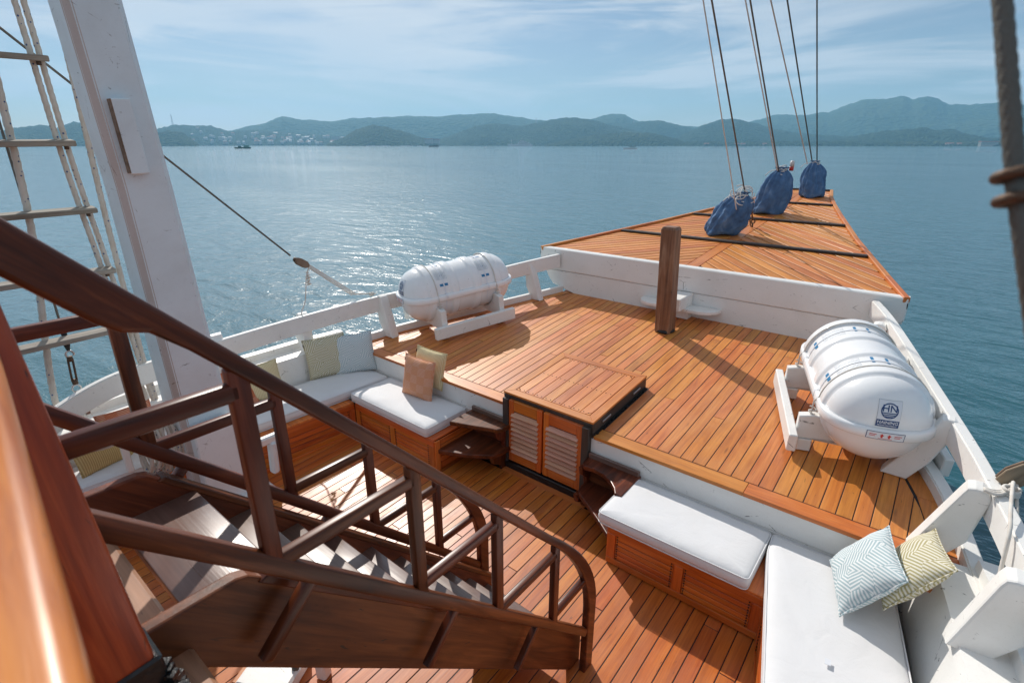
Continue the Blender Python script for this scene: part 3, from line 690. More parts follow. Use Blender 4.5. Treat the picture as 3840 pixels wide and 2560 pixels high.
# solid inner sides with a ledge, aft of the fore deck
def side_wall(parent, s, pts):
    """pts: list of (x_at_seat, y); the face leans outboard up to a ledge on which the stanchions stand"""
    vs, fs = [], []
    prof = [(0.0, 0.10), (0.03, 0.46), (0.10, 0.80), (0.115, 0.86), (0.31, 0.875), (0.315, 0.95), (0.40, 0.955), (0.42, 0.6), (0.42, 0.0)]
    for x_, y in pts:
        for dx, z in prof: vs.append((x_ + s * dx, y, z + 0.006 * y))
    n = len(prof)
    for i in range(len(pts) - 1):
        for k in range(n - 1): a = i * n + k; fs.append((a, a + 1, a + n + 1, a + n))
    fs.append(tuple(range(n))); fs.append(tuple(range((len(pts) - 1) * n, len(pts) * n)))
    me = pymesh(vs, fs); bm = bmesh.new(); bm.from_mesh(me); me = bm_mesh(bm)
    return link('side_wall', me, 'white', parent)
side_wall(bp, -1, [(-5.2, -0.2), (-5.36, 0.6), (-5.43, 1.2), (-5.46, 2.0), (-5.43, 3.0), (-5.36, 3.555)])
side_wall(bs, 1, [(0.62, -0.5), (0.56, 1.0), (0.50, 2.0), (0.42, 2.78), (0.33, 3.25), (0.26, 3.545)])
for y, xi in ((2.05, -5.54), (3.02, -5.52)): knee(bp, -1, y, xi, 0.86, xi - 0.07, 1.36, 0.12, 0.13, 0.10)
for y, xi in ((2.94, 0.465), (2.0, 0.58)): knee(bs, 1, y, xi, 0.85, xi + 0.10, 1.345, 0.125, 0.16, 0.13)

# ---------------------------------------------------------------- hatch box with louvred doors
hat = thing('companion_hatch', 'planked companion hatch with a pair of louvred orange doors below the fore deck', 'hatch', (CX - 0.03, 4.0, 0.2))
EH = R(4.8)
def zh(y): return zu(y) + 0.13
lay('coaming', [(HX0 + 0.004, HY0 + 0.004), (HX1 - 0.004, HY0 + 0.004), (HX1 - 0.004, HY1 - 0.004), (HX0 + 0.004, HY1 - 0.004)], EH, zh, 0.16, 'dark_strip', hat, -0.022)
wd = 0.085
for poly, al in (([(HX0, HY0), (HX1, HY0), (HX1 - wd, HY0 + wd), (HX0 + wd, HY0 + wd)], R(90)), ([(HX0, HY1), (HX1, HY1), (HX1 - wd, HY1 - wd), (HX0 + wd, HY1 - wd)], R(90)),
             ([(HX0, HY0), (HX0 + wd, HY0 + wd), (HX0 + wd, HY1 - wd), (HX0, HY1)], None), ([(HX1, HY0), (HX1 - wd, HY0 + wd), (HX1 - wd, HY1 - wd), (HX1, HY1)], None)):
    lay('border_board', poly, EH, zh, 0.02, 'trim', hat, 0.0, along=al)
ix0, ix1, iy0, iy1 = HX0 + wd + 0.005, HX1 - wd - 0.005, HY0 + wd + 0.005, HY1 - wd - 0.005
oct_ = [(ix0 + 0.05, iy0), (ix1 - 0.05, iy0), (ix1, iy0 + 0.05), (ix1, iy1 - 0.05), (ix1 - 0.05, iy1), (ix0 + 0.05, iy1), (ix0, iy1 - 0.05), (ix0, iy0 + 0.05)]
n = 8
for i in range(n):
    a = ix0 + (ix1 - ix0) * i / n; b = ix0 + (ix1 - ix0) * (i + 1) / n
    lay('lid_plank', clip_convex([(a + 0.002, iy0 - 1), (b - 0.002, iy0 - 1), (b - 0.002, iy1 + 1), (a + 0.002, iy1 + 1)], oct_), EH, zh, 0.02, 'deck', hat, -0.001)
for cx_, cy_ in ((ix0, iy0), (ix1, iy0), (ix0, iy1), (ix1, iy1)):
    sx_ = 1 if cx_ == ix0 else -1; sy_ = 1 if cy_ == iy0 else -1
    lay('corner_fillet', [(cx_, cy_), (cx_ + sx_ * 0.045, cy_), (cx_, cy_ + sy_ * 0.045)], EH, zh, 0.02, 'trim', hat, -0.0005)
dots = []
for i in range(n):
    for yy in (iy0 + 0.025, iy1 - 0.025, iy0 + 0.42):
        for f in (0.25, 0.75):
            a = ix0 + (ix1 - ix0) * (i + f) / n; dots.append(boxdata((a, yy, zh(yy) + 0.0005), (0.008, 0.008, 0.003)))
link('plug', pymesh(*merge(dots)), 'nail', hat, kind='stuff')
for y in (3.78, 4.36):
    board('hinge', (HX1 + 0.004, y - 0.07, zh(y) - 0.075), (HX1 + 0.004, y + 0.07, zh(y) - 0.063), 0.012, 0.018, 'steel', hat, (0, 0, 1), 0.003)
tv = [boxdata((HX1 - 0.004 + random.uniform(0, 0.012), HY0 + 0.02 + i * 0.02, zu(HY0 + i * 0.02) + 0.004), (0.03 + random.uniform(0, 0.016), 0.026, 0.012), random.uniform(-1, 1)) for i in range(50)]
link('sealant', pymesh(*merge(tv)), 'tar', hat, kind='stuff')
# doorway
DY = 3.538
for xx in (-2.935, -2.03):
    board('jamb', (xx, DY + 0.02, 0.16), (xx, DY + 0.02, 0.90), 0.07, 0.10, 'dark_strip', hat, (0, -1, 0))
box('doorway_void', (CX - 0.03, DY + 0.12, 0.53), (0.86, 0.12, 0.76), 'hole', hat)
box('sill', (CX - 0.03, DY + 0.012, 0.175), (0.95, 0.10, 0.075), 'tar', hat)
for k, (a, b) in enumerate(((-2.90, -2.505), (-2.485, -2.068))):
    dr = box('door', ((a + b) / 2, DY + 0.012, 0.555), (b - a - 0.05, 0.012, 0.62), 'hole', hat)
    z0, z1 = 0.222, 0.895; sw = 0.058
    for xx in (a + sw / 2, b - sw / 2): board('stile', (xx, DY, z0), (xx, DY, z1), sw, 0.034, 'bench', dr, (0, -1, 0))
    board('rail', (a + sw, DY, z1 - 0.055), (b - sw, DY, z1 - 0.055), 0.11, 0.03, 'bench', dr, (0, -1, 0))
    board('rail', (a + sw, DY, z0 + 0.05), (b - sw, DY, z0 + 0.05), 0.10, 0.03, 'bench', dr, (0, -1, 0))
    for i in range(9):
        z = z0 + 0.125 + i * 0.0505
        board('louvre_slat', (a + sw - 0.022, DY - 0.016, z), (b - sw + 0.022, DY - 0.016, z), 0.052, 0.011, 'slat', dr, (0, -0.70, 0.70), 0.002)
for xx, z in ((-2.925, 0.72), (-2.925, 0.36), (-2.052, 0.70), (-2.052, 0.33)):
    box('hinge', (xx, DY - 0.02, z), (0.018, 0.014, 0.09), 'steel', hat)

# ---------------------------------------------------------------- dark winder steps either side of the door
def step_pair(label, polys, mirror):
    t = thing('cabin_steps', label, 'steps', (polys[0][1][0][0], polys[0][1][0][1], 0.1))
    for z, P in polys:
        link('tread', prism_mesh(P, 0.045, 0.008, 2, False, -0.045), 'stair', t, Matrix.Translation((0, 0, z)))
    for z, (px, py), (qx, qy) in mirror:
        m = frame((px, py, z), (qx - px, qy - py, 0), (0, 0, 1))
        L = math.hypot(qx - px, qy - py)
        link('bracket', prism_mesh([(0, 0), (L, 0), (L * 0.9, -0.08), (L * 0.45, -0.14), (L * 0.32, -0.24), (0, -0.24)], 0.045, 0.005), 'stair', t, m)
    return t
sl = step_pair('two dark winder steps between the louvred doors and the port bench', [
    (0.62, [(-3.40, 3.20), (-3.20, 3.27), (-2.99, 3.355), (-2.93, 3.37), (-2.895, 3.43), (-2.885, 3.552), (-3.41, 3.552)]),
    (0.375, [(-3.44, 3.05), (-3.42, 3.02), (-3.15, 3.13), (-2.97, 3.25), (-2.92, 3.29), (-2.885, 3.40), (-2.885, 3.552), (-3.41, 3.552)])],
    [(0.574, (-2.93, 3.55), (-2.93, 3.38)), (0.329, (-2.93, 3.55), (-2.93, 3.30))])
sr = step_pair('two dark winder steps between the louvred doors and the starboard bench', [
    (0.62, [(-2.01, 3.552), (-1.985, 3.42), (-1.95, 3.385), (-1.86, 3.40), (-1.76, 3.385), (-1.67, 3.335), (-1.60, 3.27), (-1.56, 3.21), (-1.50, 3.21), (-1.50, 3.552)]),
    (0.375, [(-2.01, 3.552), (-1.985, 3.37), (-1.95, 3.32), (-1.76, 3.20), (-1.62, 3.105), (-1.505, 3.02), (-1.50, 3.552)])],
    [(0.574, (-1.97, 3.55), (-1.97, 3.40)), (0.329, (-1.97, 3.55), (-1.97, 3.33))])
for t_, xa, xb in ((sl, -3.40, -2.90), (sr, -1.99, -1.51)):
    board('riser_board', (xa, 3.54, 0.47), (xb, 3.54, 0.47), 0.22, 0.03, 'stair', t_, (0, -1, 0))
    board('riser_board', (xa, 3.535, 0.22), (xb, 3.535, 0.22), 0.20, 0.03, 'stair', t_, (0, -1, 0))
    board('riser_board', (xa, 3.535, 0.64), (xb, 3.535, 0.64), 0.05, 0.03, 'tread', t_, (0, -1, 0))

# ---------------------------------------------------------------- benches
def bench(label, p0, p1, inward, depth, panels, z0f, seat=0.495, end_panel=None):
    """p0->p1 is the foot of the visible front; 'inward' points to the body of the bench"""
    p0, p1, nin = V((*p0, 0)), V((*p1, 0)), V((*inward, 0)).normalized()
    t = thing('locker_bench', label, 'bench', ((p0.x + p1.x) / 2, (p0.y + p1.y) / 2, 0.12))
    d = (p1 - p0); L = d.length; d.normalize(); out = -nin
    def at(u, z, o=0.0): return p0 + d * u + out * o + V((0, 0, z))
    def flat(name, u0, z0, u1, z1, w, o, t_=0.022, mat='bench'):
        return board(name, at(u0, z0, o), at(u1, z1, o), w, t_, mat, t, out, 0.003)
    zb0 = 0.5 * (z0f(p0.y) + z0f(p1.y)) + 0.004
    mid = p0 + d * L / 2 + nin * (depth / 2) + V((0, 0, (zb0 + seat) / 2))
    link('carcass', boxmesh(L - 0.03, depth - 0.05, seat - zb0 - 0.03, 0.002, 1, 'c'), 'hole', t, frame(mid, d, nin))
    link('seat_board', boxmesh(L, depth, 0.022, 0.005, 1, 's'), 'bench', t, frame(p0 + d * L / 2 + nin * (depth / 2 - 0.01) + V((0, 0, seat - 0.011)), d, nin))
    fr = 0.062
    flat('top_rail', 0, seat - 0.05, L, seat - 0.05, fr, 0.004)
    flat('bottom_rail', 0, zb0 + 0.035, L, zb0 + 0.035, 0.055, 0.004)
    zt, zb_ = seat - 0.05 - fr / 2, zb0 + 0.035 + 0.055 / 2
    us = [0.0] + [L * k / panels for k in range(1, panels)] + [L]
    nails = []
    for k, u in enumerate(us):
        uu = u + (0.035 if k == 0 else -0.035 if k == panels else 0)
        flat('stile', uu, zb_ + 0.001, uu, zt - 0.001, 0.07, 0.004)
    for k in range(panels):
        a = us[k] + (0.072 if k == 0 else 0.037); b = us[k + 1] - (0.072 if k == panels - 1 else 0.037)
        nb = 5; hgt = (zt - zb_) / nb
        for i in range(nb):
            z = zb_ + hgt * (i + 0.5)
            flat('panel_board', a, z, b, z, hgt - 0.006, -0.004, 0.02)
            for e in (a + 0.014, b - 0.014):
                for q in (-0.25, 0.25):
                    c = at(e, z + q * hgt, 0.008); nails.append(boxdata(c, (0.008, 0.008, 0.008)))
    link('plug', pymesh(*merge(nails)), 'nail', t, kind='stuff')
    return t, at
bR, _ = bench('orange teak locker bench facing aft, starboard of the louvred doors', (-1.495, 3.02), (-0.36, 3.02), (0, 1), 0.535, 2, zl)
board('end_panel', (-1.492, 3.30, 0.15), (-1.492, 3.30, 0.47), 0.48, 0.022, 'bench', bR, (-1, 0, 0))
bL, _ = bench('orange teak locker bench facing aft, port of the louvred doors', (-4.70, 3.0), (-3.42, 3.0), (0, 1), 0.555, 2, zl)
for z, h in ((0.175, 0.07), (0.245, 0.06), (0.31, 0.06), (0.375, 0.06), (0.44, 0.06)):
    board('panel_board', (-3.415, 3.07, z), (-3.415, 3.53, z), h - 0.004, 0.02, 'bench', bL, (1, 0, 0), 0.003)
for y in (3.03, 3.54): board('stile', (-3.411, y, 0.13), (-3.411, y, 0.47), 0.06, 0.022, 'bench', bL, (1, 0, 0), 0.003)
bP, _ = bench('long orange teak locker bench along the port bulwark, behind the stair', (-4.95, -0.3), (-4.72, 2.985), (-1, 0.07), 0.62, 4, zl)
bS, _ = bench('long orange teak locker bench along the starboard bulwark', (-0.355, 3.01), (0.42, 0.0), (1, 0.257), 0.60, 3, zl)

def cushion(label, outline, z0=0.498, t=0.105, tagpos=None):
    """boxed seat pad: rounded outline, soft edges, gently domed top, welt along the rims"""
    cx = sum(p[0] for p in outline) / len(outline); cy = sum(p[1] for p in outline) / len(outline)
    P = [V((x - cx, y - cy)) for x, y in outline]; n = len(P)
    rd = []                                             # rounded corners
    for i in range(n):
        a, b, c = P[i - 1], P[i], P[(i + 1) % n]; r = 0.036
        u = (a - b).normalized(); w = (c - b).normalized()
        for k in range(6):
            s = k / 5; rd.append((b + u * r * (1 - s) ** 2 + w * r * s ** 2))
    # dense boundary
    bd = []
    for i in range(len(rd)):
        a, b = rd[i - 1], rd[i]; m = max(1, int((b - a).length / 0.06))
        for k in range(m): bd.append(a.lerp(b, k / m))
    N = len(bd); vs, fs = [], []
    rings = [(0.0, 0.012), (-0.010, 0.0), (0.0, 0.0)]
    prof = [(1.00, 0.018, 0.022), (1.0, 0.0, 0.008), (1.0, -0.006, t * 0.3), (1.0, -0.008, t * 0.6), (1.0, 0.0, t - 0.020), (1.0, 0.006, t - 0.011), (1.0, 0.020, t - 0.003)]
    prof += [(1.0, 0.05, t + 0.004), (1.0, 0.10, t + 0.010), (1.0, 0.17, t + 0.013), (1.0, 0.24, t + 0.014)]
    def inset_pt(p, nrm, d): return p - nrm * d
    cen = V((0, 0))
    nr = []
    for i in range(N):
        d = (bd[(i + 1) % N] - bd[i - 1]).normalized(); nr.append(V((d.y, -d.x)))
    ar = sum(bd[i - 1].x * bd[i].y - bd[i].x * bd[i - 1].y for i in range(N))
    if ar < 0: nr = [-q for q in nr]
    dist_in = min(q.length for q in bd)
    for s, d, z in prof:
        for i in range(N):
            f = min(1.0, d / max(dist_in, 0.05))
            q = bd[i] - nr[i] * d if d < 0.03 else (bd[i] - nr[i] * 0.02).lerp(cen, (d - 0.02) / 0.3 * 0.55)
            w = noise.noise(V((q.x * 2.3 + cx, q.y * 2.3 + cy, 3))) * 0.012 + noise.noise(V((q.x * 9 + cx, q.y * 9, z * 14))) * 0.004
            vs.append((q.x, q.y, z + (w if z > t * 0.5 else 0)))
    m = len(prof)
    for k in range(m - 1):
        for i in range(N):
            a = k * N + i; b = k * N + (i + 1) % N; fs.append((a, b, b + N, a + N))
    vs.append((0, 0, t + 0.014)); c = len(vs) - 1
    for i in range(N): fs.append(((m - 1) * N + i, (m - 1) * N + (i + 1) % N, c))
    fs.append(tuple(range(N)))
    me = pymesh(vs, fs, True); bm = bmesh.new(); bm.from_mesh(me); me = bm_mesh(bm, True)
    o = link('seat_cushion', me, 'cushion', None, Matrix.Translation((cx, cy, z0)), None, label, 'cushion')
    welt = [V((p.x, p.y, 0)) for p in bd]
    for z in (0.006, t - 0.014):
        pts = [V((p.x, p.y, 0)) + V((nr[i].x, nr[i].y, 0)) * 0.001 + V((cx, cy, z0 + z)) for i, p in enumerate(bd)]
        tube('piping', pts, 0.0045, 'cushion', o, 6, closed=True)
    return o
cR = cushion('white cushion on the bench to starboard of the louvred doors', [(-1.565, 2.965), (-0.475, 2.985), (-0.475, 3.545), (-1.565, 3.545)])
cL = cushion('white cushion with the orange check pillow, on the bench to port of the doors', [(-4.765, 2.985), (-3.50, 2.975), (-3.50, 3.545), (-4.765, 3.545)])
cP = cushion('long white cushion on the port side bench under the pale blue pillow', [(-4.91, 1.26), (-4.785, 3.53), (-5.345, 3.53), (-5.43, 2.6), (-5.44, 1.26)])
cP2 = cushion('white cushion on the port bench aft of the mast, under the tan pillow', [(-5.0, -0.2), (-4.92, 1.22), (-5.42, 1.22), (-5.3, -0.2)])
cS = cushion('long white cushion on the starboard side bench in the lower right corner', [(0.14, 0.9), (0.52, 0.9), (0.40, 2.75), (0.24, 3.545), (-0.465, 3.545), (-0.45, 3.35)])
link('care_label', boxmesh(0.028, 0.04, 0.002, 0.0), 'label_white', cS, Matrix.Translation((0.03, 2.62, 0.634)) @ Matrix.Rotation(0.1, 4, 'Z'))

# ---------------------------------------------------------------- pillows
def pillow(label, c, up, face, size, thick, mat, group=None, pinch=0.06, seed=0, tagm=True, slump=0.0):
    """c centre, 'up' in-plane up direction, 'face' direction its front looks"""
    N = 26; vs, fs = [], []; w, h = size
    def pt(u, v, s):
        x, y = u * w / 2, v * h / 2
        b = (1 - abs(u) ** 2.6) * (1 - abs(v) ** 2.6)
        x *= 1 - pinch * (1 - v * v) * abs(u) ** 2; y *= 1 - pinch * (1 - u * u) * abs(v) ** 2
        z = s * thick / 2 * max(0, b) ** 0.55
        z += s * 0.006 * noise.noise(V((u * 3 + seed, v * 3, s))) * (b > 0) 
        y -= slump * (1 - v) * 0.0
        z += slump * (v * v - 0.3)
        return (x, y, z)
    idx = {}
    for s in (1, -1):
        for i in range(N + 1):
            for j in range(N + 1):
                if s < 0 and (i in (0, N) or j in (0, N)): idx[s, i, j] = idx[1, i, j]; continue
                idx[s, i, j] = len(vs); vs.append(pt(i / N * 2 - 1, j / N * 2 - 1, s))
        for i in range(N):
            for j in range(N):
                q = (idx[s, i, j], idx[s, i + 1, j], idx[s, i + 1, j + 1], idx[s, i, j + 1]); fs.append(q if s > 0 else q[::-1])
    f = V(face).normalized(); u_ = V(up); u_ = (u_ - f * u_.dot(f)).normalized(); r_ = u_.cross(f)
    o = link('throw_pillow', pymesh(vs, fs, True), mat, None, frame(c, r_, u_), None, label, 'pillow', group)
    edge = [V(pt(i / N * 2 - 1, -1, 1)) for i in range(N)] + [V(pt(1, i / N * 2 - 1, 1)) for i in range(N)] + [V(pt(1 - i / N * 2, 1, 1)) for i in range(N)] + [V(pt(-1, 1 - i / N * 2, 1)) for i in range(N)]
    mw = W[o]
    tube('seam_piping', [mw @ p for p in edge], 0.0045, mat, o, 6, closed=True)
    if tagm: link('brand_tag', boxmesh(0.006, 0.03, 0.022, 0.0), 'tag', o, mw @ Matrix.Translation((-w / 2 * 0.985, h / 2 * 0.72, 0)))
    return o
pillow('pale blue maze pattern pillow in front of the olive one at the port bench corner', (-5.22, 3.38, 0.835), (-0.30, 0.10, 1), (0.80, -0.55, 0.28), (0.50, 0.48), 0.17, 'maze_blue', seed=1)
pillow('olive maze pattern pillow partly behind the pale blue one at the port bench', (-5.38, 3.12, 0.835), (-0.36, 0.10, 1), (0.86, -0.45, 0.30), (0.48, 0.48), 0.15, 'maze_olive', seed=2)
pillow('orange check pillow standing on the cushion to port of the doors', (-4.07, 3.40, 0.83), (0.03, 0.16, 1), (0.10, -1, 0.18), (0.43, 0.46), 0.15, 'orange_check', seed=3)
pillow('pale yellow ribbed pillow leaning behind the orange check pillow', (-4.06, 3.56, 0.90), (0.03, 0.24, 1), (0.14, -1, 0.22), (0.42, 0.42), 0.13, 'yellow_rib', seed=4)
pillow('pale blue maze pattern pillow lying on the starboard cushion', (0.085, 3.24, 0.825), (0.55, 0.15, 0.82), (-0.79, -0.22, 0.57), (0.48, 0.44), 0.17, 'maze_blue', seed=5)
pillow('olive maze pattern pillow wedged behind the pale blue one on the starboard side', (0.285, 3.32, 0.90), (0.50, 0.22, 0.82), (-0.80, -0.10, 0.58), (0.44, 0.44), 0.15, 'maze_olive', seed=6)
pillow('yellow pillow against the port bulwark just forward of the mast', (-5.36, 2.30, 0.80), (-0.30, 0.0, 1), (0.95, -0.2, 0.30), (0.42, 0.40), 0.15, 'yellow_rib', seed=7)
pillow('orange striped pillow behind the mast on the port bench', (-5.40, 2.02, 0.80), (-0.30, 0.0, 1), (0.9, -0.3, 0.30), (0.40, 0.42), 0.14, 'orange_deep', seed=8)
pillow('tan ribbed pillow lying on the aft port cushion beyond the stair', (-5.22, 0.80, 0.775), (-0.55, -0.1, 0.9), (0.85, 0.25, 0.5), (0.42, 0.40), 0.15, 'tan_rib', seed=9)
pillow('deep orange patterned pillow beside the tan one behind the hanging rope coil', (-5.30, 1.06, 0.79), (-0.40, 0.0, 0.95), (0.92, -0.1, 0.35), (0.42, 0.42), 0.14, 'orange_deep', seed=10)

# ---------------------------------------------------------------- samson post and white cleat board
PB, PT = V((-2.42, 6.00, zu(6.0))), V((-2.46, 5.97, zu(6.0) + 1.28))
sp = link('samson_post', None, None, None, Matrix.Translation(PB), None, 'weathered brown square timber post standing on the fore deck', 'post')
def tpost(name, a, b, w0, w1, ch, mat, parent, extra=None):
    vs, fs = [], []; secs = [(a, w0), (b - (b - a).normalized() * 0.03, w1), (b, w1 - 0.03)]
    for p, w in secs:
        h = w / 2; c = ch
        for x_, y in ((h - c, -h), (h, -h + c), (h, h - c), (h - c, h), (-h + c, h), (-h, h - c), (-h, -h + c), (-h + c, -h)): vs.append(p + V((x_, y, 0)) - a)
    for k in range(len(secs) - 1):
        for i in range(8): q = k * 8 + i; r = k * 8 + (i + 1) % 8; fs.append((q, r, r + 8, q + 8))
    fs.append(tuple(range(16, 24))); fs.append(tuple(range(8))[::-1])
    # local Y must follow the height for the grain: build rotated
    rot = Matrix.Rotation(R(90), 4, 'X')
    inv = rot.inverted()
    return link(name, pymesh([inv @ v for v in vs], fs), mat, parent, Matrix.Translation(a) @ rot)
tpost('shaft', PB, PT, 0.19, 0.18, 0.009, 'post', sp)
tube('tar_collar', [PB + V((0.10 * math.cos(t), 0.10 * math.sin(t), 0.012)) for t in [i * math.pi / 6 for i in range(12)]], lambda i: 0.02 + 0.008 * math.sin(i * 2.1), 'tar', sp, 8, closed=True)
cb_ = thing('cleat_board', 'white rounded cleat board fixed across the bow beam behind the brown post', 'cleat', (-2.5, 6.5, 1.28))
arc = [(-0.36 + 0.10 * math.cos(t) - 0.0, 0.10 * math.sin(t)) for t in [math.pi * (0.5 + i / 8) for i in range(5)]]
def lobes_poly(x0, x1, y0, y1):
    P = [(x0 + 0.10, y1), (x1 - 0.10, y1)]
    for i in range(9):
        a = math.pi / 2 - math.pi / 2 * i / 8; P.append((x1 - 0.16 + 0.16 * math.cos(a) , y1 - (y1 - y0) * (1 - math.sin(a))))
    for i in range(9):
        a = math.pi / 2 * i / 8; P.append((x0 + 0.16 - 0.16 * math.sin(math.pi / 2 - a), y0 + (y1 - y0) * math.sin(a) * 0.98)) if False else None
    P += [(x0 + 0.18, y0), (x0 + 0.08, y0 + 0.06), (x0, y1 - 0.06)]
    return P
link('shelf', prism_mesh([(-3.02, 6.605), (-3.01, 6.50), (-2.95, 6.40), (-2.84, 6.35), (-2.16, 6.35), (-2.04, 6.40), (-1.97, 6.50), (-1.95, 6.605)], 0.045, 0.008, 2), 'white', cb_, Matrix.Translation((0, 0, 1.20)))
link('chock', boxmesh(0.20, 0.42, 0.16, 0.01), 'white', cb_, Matrix.Translation((-2.43, 6.385, 1.325)))
link('foot', boxmesh(0.16, 0.14, 0.12, 0.01), 'white', cb_, Matrix.Translation((-2.40, 6.53, 1.135)))

# ---------------------------------------------------------------- life raft canisters and their cradles
RL, RR, RC, RN = 1.52, 0.345, 0.30, 2.5
def rprof(s):
    a = abs(s) - (RL / 2 - RC)
    return RR if a <= 0 else RR * max(0.0, 1 - (a / RC) ** RN) ** (1 / RN)
def rib(s):
    v = 0
    for c in (-0.47, -0.16, 0.16, 0.47):
        d = abs(s - c); v = max(v, 0.020 * max(0.0, min(1.0, (0.062 - d) / 0.022)))
    return v
def s_end(rho): return (RL / 2 - RC) + RC * max(0.0, 1 - (rho / RR) ** RN) ** (1 / RN)
def text_geo(body, size):
    cu = bpy.data.curves.new('txt', 'FONT'); cu.body = body; cu.size = size; cu.align_x = 'CENTER'; cu.align_y = 'CENTER'; cu.offset = size * 0.012
    ob = bpy.data.objects.new('txt', cu); me = bpy.data.meshes.new_from_object(ob)
    vs = [(v.co.x, v.co.y) for v in me.vertices]; fs = [tuple(p.vertices) for p in me.polygons]
    bpy.data.objects.remove(ob); bpy.data.curves.remove(cu); bpy.data.meshes.remove(me); return vs, fs
def rect_geo(x0, y0, x1, y1, n=6):
    vs = [(x0 + (x1 - x0) * i / n, y0 + (y1 - y0) * j / n) for i in range(n + 1) for j in range(n + 1)]
    return vs, [(i * (n + 1) + j, (i + 1) * (n + 1) + j, (i + 1) * (n + 1) + j + 1, i * (n + 1) + j + 1) for i in range(n) for j in range(n)]
def ring_geo(cx, cy, r0, r1, n=40):
    vs = []
    for i in range(n):
        a = 2 * math.pi * i / n; vs += [(cx + r0 * math.cos(a), cy + r0 * math.sin(a)), (cx + r1 * math.cos(a), cy + r1 * math.sin(a))]
    return vs, [(2 * i, 2 * i + 1, 2 * ((i + 1) % n) + 1, 2 * ((i + 1) % n)) for i in range(n)]
def raft(label, c, ang, hA, near, group, roll=0.0):
    """c: point on the deck under its middle; ang: turn of the axis; near: end (+1/-1) that faces aft"""
    d = V((math.sin(ang), math.cos(ang), math.cos(ang) * math.tan(EU))).normalized(); xax = V((d.y, -d.x, 0)).normalized()
    base = frame(c, xax, d)                               # deck frame: x lateral, y axis, z up
    F = base @ Matrix.Translation((0, 0, hA))
    t = link('life_raft_canister', None, None, None, F, None, label, 'life raft', group)
    NS, NT = 120, 28
    for part, sgn, k in (('upper_shell', 1, 1.0), ('lower_shell', -1, 0.975)):
        vs, fs = [], []
        for i in range(NS + 1):
            u = i / NS * 2 - 1; s = math.sin(u * math.pi / 2) * RL / 2 if abs(u) > 0.0 else 0
            s = (RL / 2) * (abs(u) ** 0.75 if False else abs(u)) * (1 if u >= 0 else -1)
            if abs(u) > 0.8: s = (1 if u > 0 else -1) * (RL / 2) * (0.8 + 0.2 * math.sin((abs(u) - 0.8) / 0.2 * math.pi / 2))
            r = (rprof(s) + rib(s)) * k
            for j in range(NT + 1):
                th = math.pi * j / NT; vs.append((r * math.cos(th), s, sgn * r * math.sin(th)))
        for i in range(NS):
            for j in range(NT):
                a = i * (NT + 1) + j; q = (a, a + 1, a + NT + 2, a + NT + 1); fs.append(q if sgn > 0 else q[::-1])
        me = pymesh(vs, fs, True); bm = bmesh.new(); bm.from_mesh(me); bmesh.ops.remove_doubles(bm, verts=bm.verts, dist=1e-5); me = bm_mesh(bm, True)
        link(part, me, 'raft', t, F)
    out = []
    for i in range(61):
        s = -RL / 2 + RL * (0.5 - 0.5 * math.cos(math.pi * i / 60)); out.append(V((rprof(s), s, 0)))
    loop = out + [V((-p.x, p.y, 0)) for p in reversed(out[1:-1])]
    n = len(loop); vs, fs = [], []
    for i, p in enumerate(loop):
        dd = (loop[(i + 1) % n] - loop[i - 1]).normalized(); nr = V((dd.y, -dd.x, 0))
        if nr.dot(p) < 0: nr = -nr
        for o_, z in ((-0.012, 0.043), (0.020, 0.040), (0.032, 0.030), (0.034, -0.028), (0.026, -0.037), (-0.012, -0.040)): vs.append(p + nr * o_ + V((0, 0, z)))
    for i in range(n):
        for k in range(6): a = i * 6 + k; b = i * 6 + (k + 1) % 6; a2 = ((i + 1) % n) * 6 + k; b2 = ((i + 1) % n) * 6 + (k + 1) % 6; fs.append((a, b, b2, a2))
    me = pymesh(vs, fs); bm = bmesh.new(); bm.from_mesh(me); me = bm_mesh(bm); me.shade_smooth()
    link('joint_flange', me, 'raft', t, F)
    for s in (-0.30, 0.30):                              # pale straps
        vs, fs = [], []
        for j in range(49):
            th = -0.55 + (math.pi + 1.1) * j / 48
            rr_ = (RR if th > 0.1 and th < math.pi - 0.1 else RR + 0.036 if -0.1 < th < 0.1 or abs(th - math.pi) < 0.1 else RR * 0.975) + 0.004
            for o_ in (-0.009, 0.009): vs.append((rr_ * math.cos(th), s + o_, rr_ * math.sin(th)))
        fs = [(2 * j, 2 * j + 1, 2 * j + 3, 2 * j + 2) for j in range(48)]
        link('strap', pymesh(vs, fs, True), 'label_white', t, F)
    def wrap(name, geo, mat, s0, th0, off=0.0025, flip=1):
        vs, fs = geo
        P = []
        for x_, y in vs:
            s = s0 + flip * x_; th = th0 - flip * 0 + y / RR; r = rprof(s) + rib(s) + off; P.append((r * math.cos(th), s, r * math.sin(th)))
        link(name, pymesh(P, fs), mat, t, F)
    def endmap(name, geo, mat, cx_, cz, off):
        vs, fs = geo; P = []
        for x_, y in vs:
            X, Z = cx_ + x_ * (1 if near > 0 else 1) * (-near), cz + y; rho = math.hypot(X, Z); s = s_end(rho); 
            nrm = V((X, 0, Z)).normalized() * min(1, (rho / RR) ** 3) + V((0, 1, 0)); nrm.normalize()
            q = V((X, s, Z)) + nrm * off; P.append((q.x, near * q.y, q.z))
        link(name, pymesh(P, fs), mat, t, F)
    # maker's plate on the end that faces aft
    ez = 0.150
    endmap('maker_plate', rect_geo(-0.070, -0.095, 0.070, 0.090), 'grey_print', 0, ez, 0.0020)
    endmap('maker_plate', rect_geo(-0.068, -0.093, 0.068, 0.088), 'label_white', 0, ez, 0.0030)
    endmap('emblem_ring', ring_geo(0, 0.022, 0.045, 0.052), 'navy_print', 0, ez, 0.0045)
